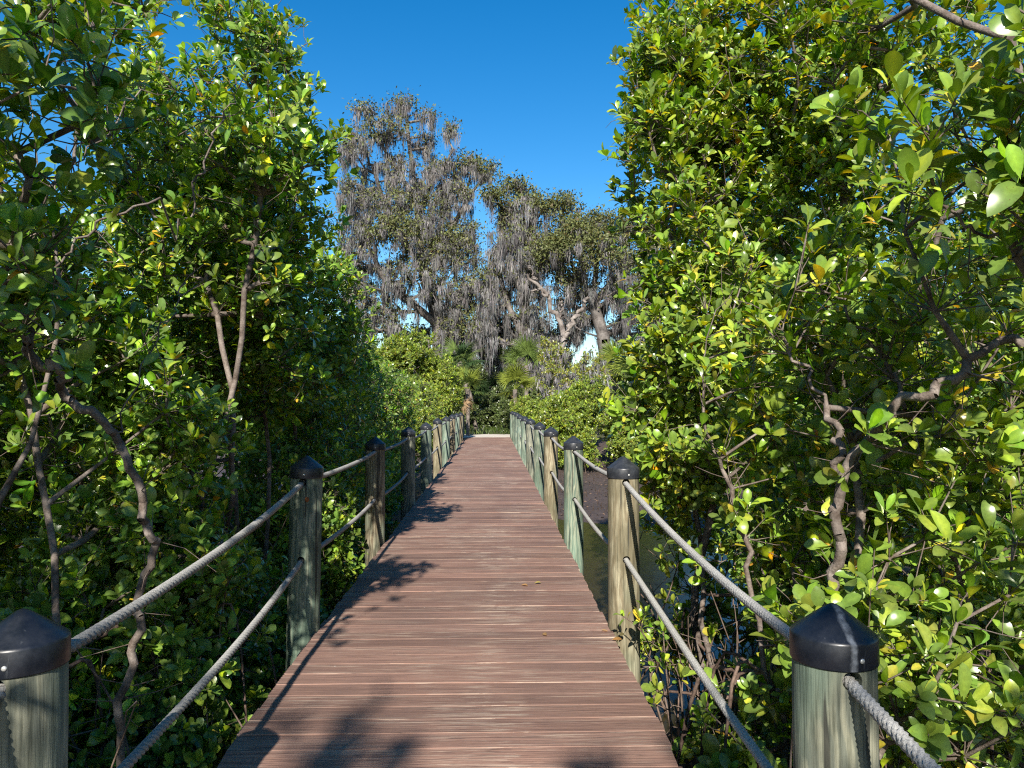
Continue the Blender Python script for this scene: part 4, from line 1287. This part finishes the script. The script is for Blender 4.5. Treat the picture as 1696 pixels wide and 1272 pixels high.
def seedling(label, pts, tips, seed, L0=.05, tone='right'):
    rng = np.random.default_rng(seed)
    root = empty('mangrove_seedling', tuple(pts[0]), label, 'seedling')
    mb = MB()
    p = smooth_path(pts, 14)
    path_tube(mb, p, np.linspace(.007, .003, 14), 6, (.8, .7, .65))
    t, ax = [pts[-1]], [unit(pts[-1] - pts[-2])]
    for (i, off) in tips:
        a = p[i]; e = a + np.array(off)
        tubes(mb, [a], [e], .004, .0025, 5, (.8, .7, .65)); t.append(e); ax.append(unit(np.array(off)) * .6 + np.array([0, 0, .6]))
    mb.build('stem', M_BARK, root)
    mb = MB(); rosettes(mb, np.array(t), np.array(ax), rng, 'near', tone, L0, (5, 8)); mb.build('foliage', M_LEAF, root)


A_ = lambda *a: np.array(a, float)
seedling('leafy mangrove shoot curling across the foot of the second mudflat side post', [A_(1.32, 4.3, -1.05), P(1100, 1150, 4.4), P(1078, 1075, 4.5), P(1058, 1040, 4.55), P(1030, 1018, 4.6)],
         [(9, (-.02, -.05, .10)), (10, (.04, -.03, .10)), (7, (.05, -.05, .06))], 81, .08)
seedling('short mangrove seedling with a red brown tip beside the board ends', [P(1112, 1230, 4.2), P(1106, 1150, 4.2), P(1100, 1080, 4.2), P(1098, 1045, 4.2)],
         [(4, (-.08, -.05, .08)), (5, (.07, -.04, .08)), (7, (-.03, -.06, .06)), (3, (-.10, -.02, .05))], 82, .07)

# ------------------------------------------------------------------ light, sky, camera
sun_dir = Vector((0.17, 1.57, -1.0)).normalized()
sl = bpy.data.lights.new('sun', 'SUN'); sl.energy = 5.0; sl.angle = math.radians(0.53); sl.color = (1.0, 0.94, 0.84)
so = bpy.data.objects.new('sun', sl); COL.objects.link(so)
so.rotation_euler = sun_dir.to_track_quat('-Z', 'Y').to_euler()
so.location = (-2, -20, 15)

w = bpy.data.worlds.new('World'); S.world = w; w.use_nodes = True
nt = w.node_tree; nt.nodes.clear()
sky = nt.nodes.new('ShaderNodeTexSky'); sky.sky_type = 'NISHITA'; sky.sun_disc = False
sky.sun_elevation = math.asin(-sun_dir.z)
sky.sun_rotation = math.atan2(-sun_dir.x, -sun_dir.y)
sky.air_density = 1.0; sky.dust_density = 0.25; sky.ozone_density = 2.2
hs = nt.nodes.new('ShaderNodeHueSaturation'); hs.inputs['Saturation'].default_value = 1.45; hs.inputs['Value'].default_value = 1.0
bg = nt.nodes.new('ShaderNodeBackground'); bg.inputs['Strength'].default_value = 0.09
ow = nt.nodes.new('ShaderNodeOutputWorld')
nt.links.new(sky.outputs[0], hs.inputs['Color']); nt.links.new(hs.outputs[0], bg.inputs['Color']); nt.links.new(bg.outputs[0], ow.inputs['Surface'])

cam = bpy.data.cameras.new('camera'); cam.sensor_width = 36; cam.lens = 36 * F / 1696
cam.clip_start = 0.05; cam.clip_end = 3000
co = bpy.data.objects.new('camera', cam); COL.objects.link(co)
co.location = (EX, 0, EZ)
co.rotation_euler = (PI / 2 + math.atan((VY - 636) / F), 0, -math.atan((848 - VX) / F))
S.camera = co
S.view_settings.view_transform = 'Standard'; S.view_settings.look = 'None'
S.view_settings.exposure = 0.95; S.view_settings.gamma = 1.0
S.cycles.use_denoising = False
S.cycles.filter_width = 1.15
S.cycles.max_bounces = 8; S.cycles.transparent_max_bounces = 4

for o in S.objects:
    if 'label' in o and len(o['label'].split()) > 16: print('LONG', len(o['label'].split()), o.name, o['label'])
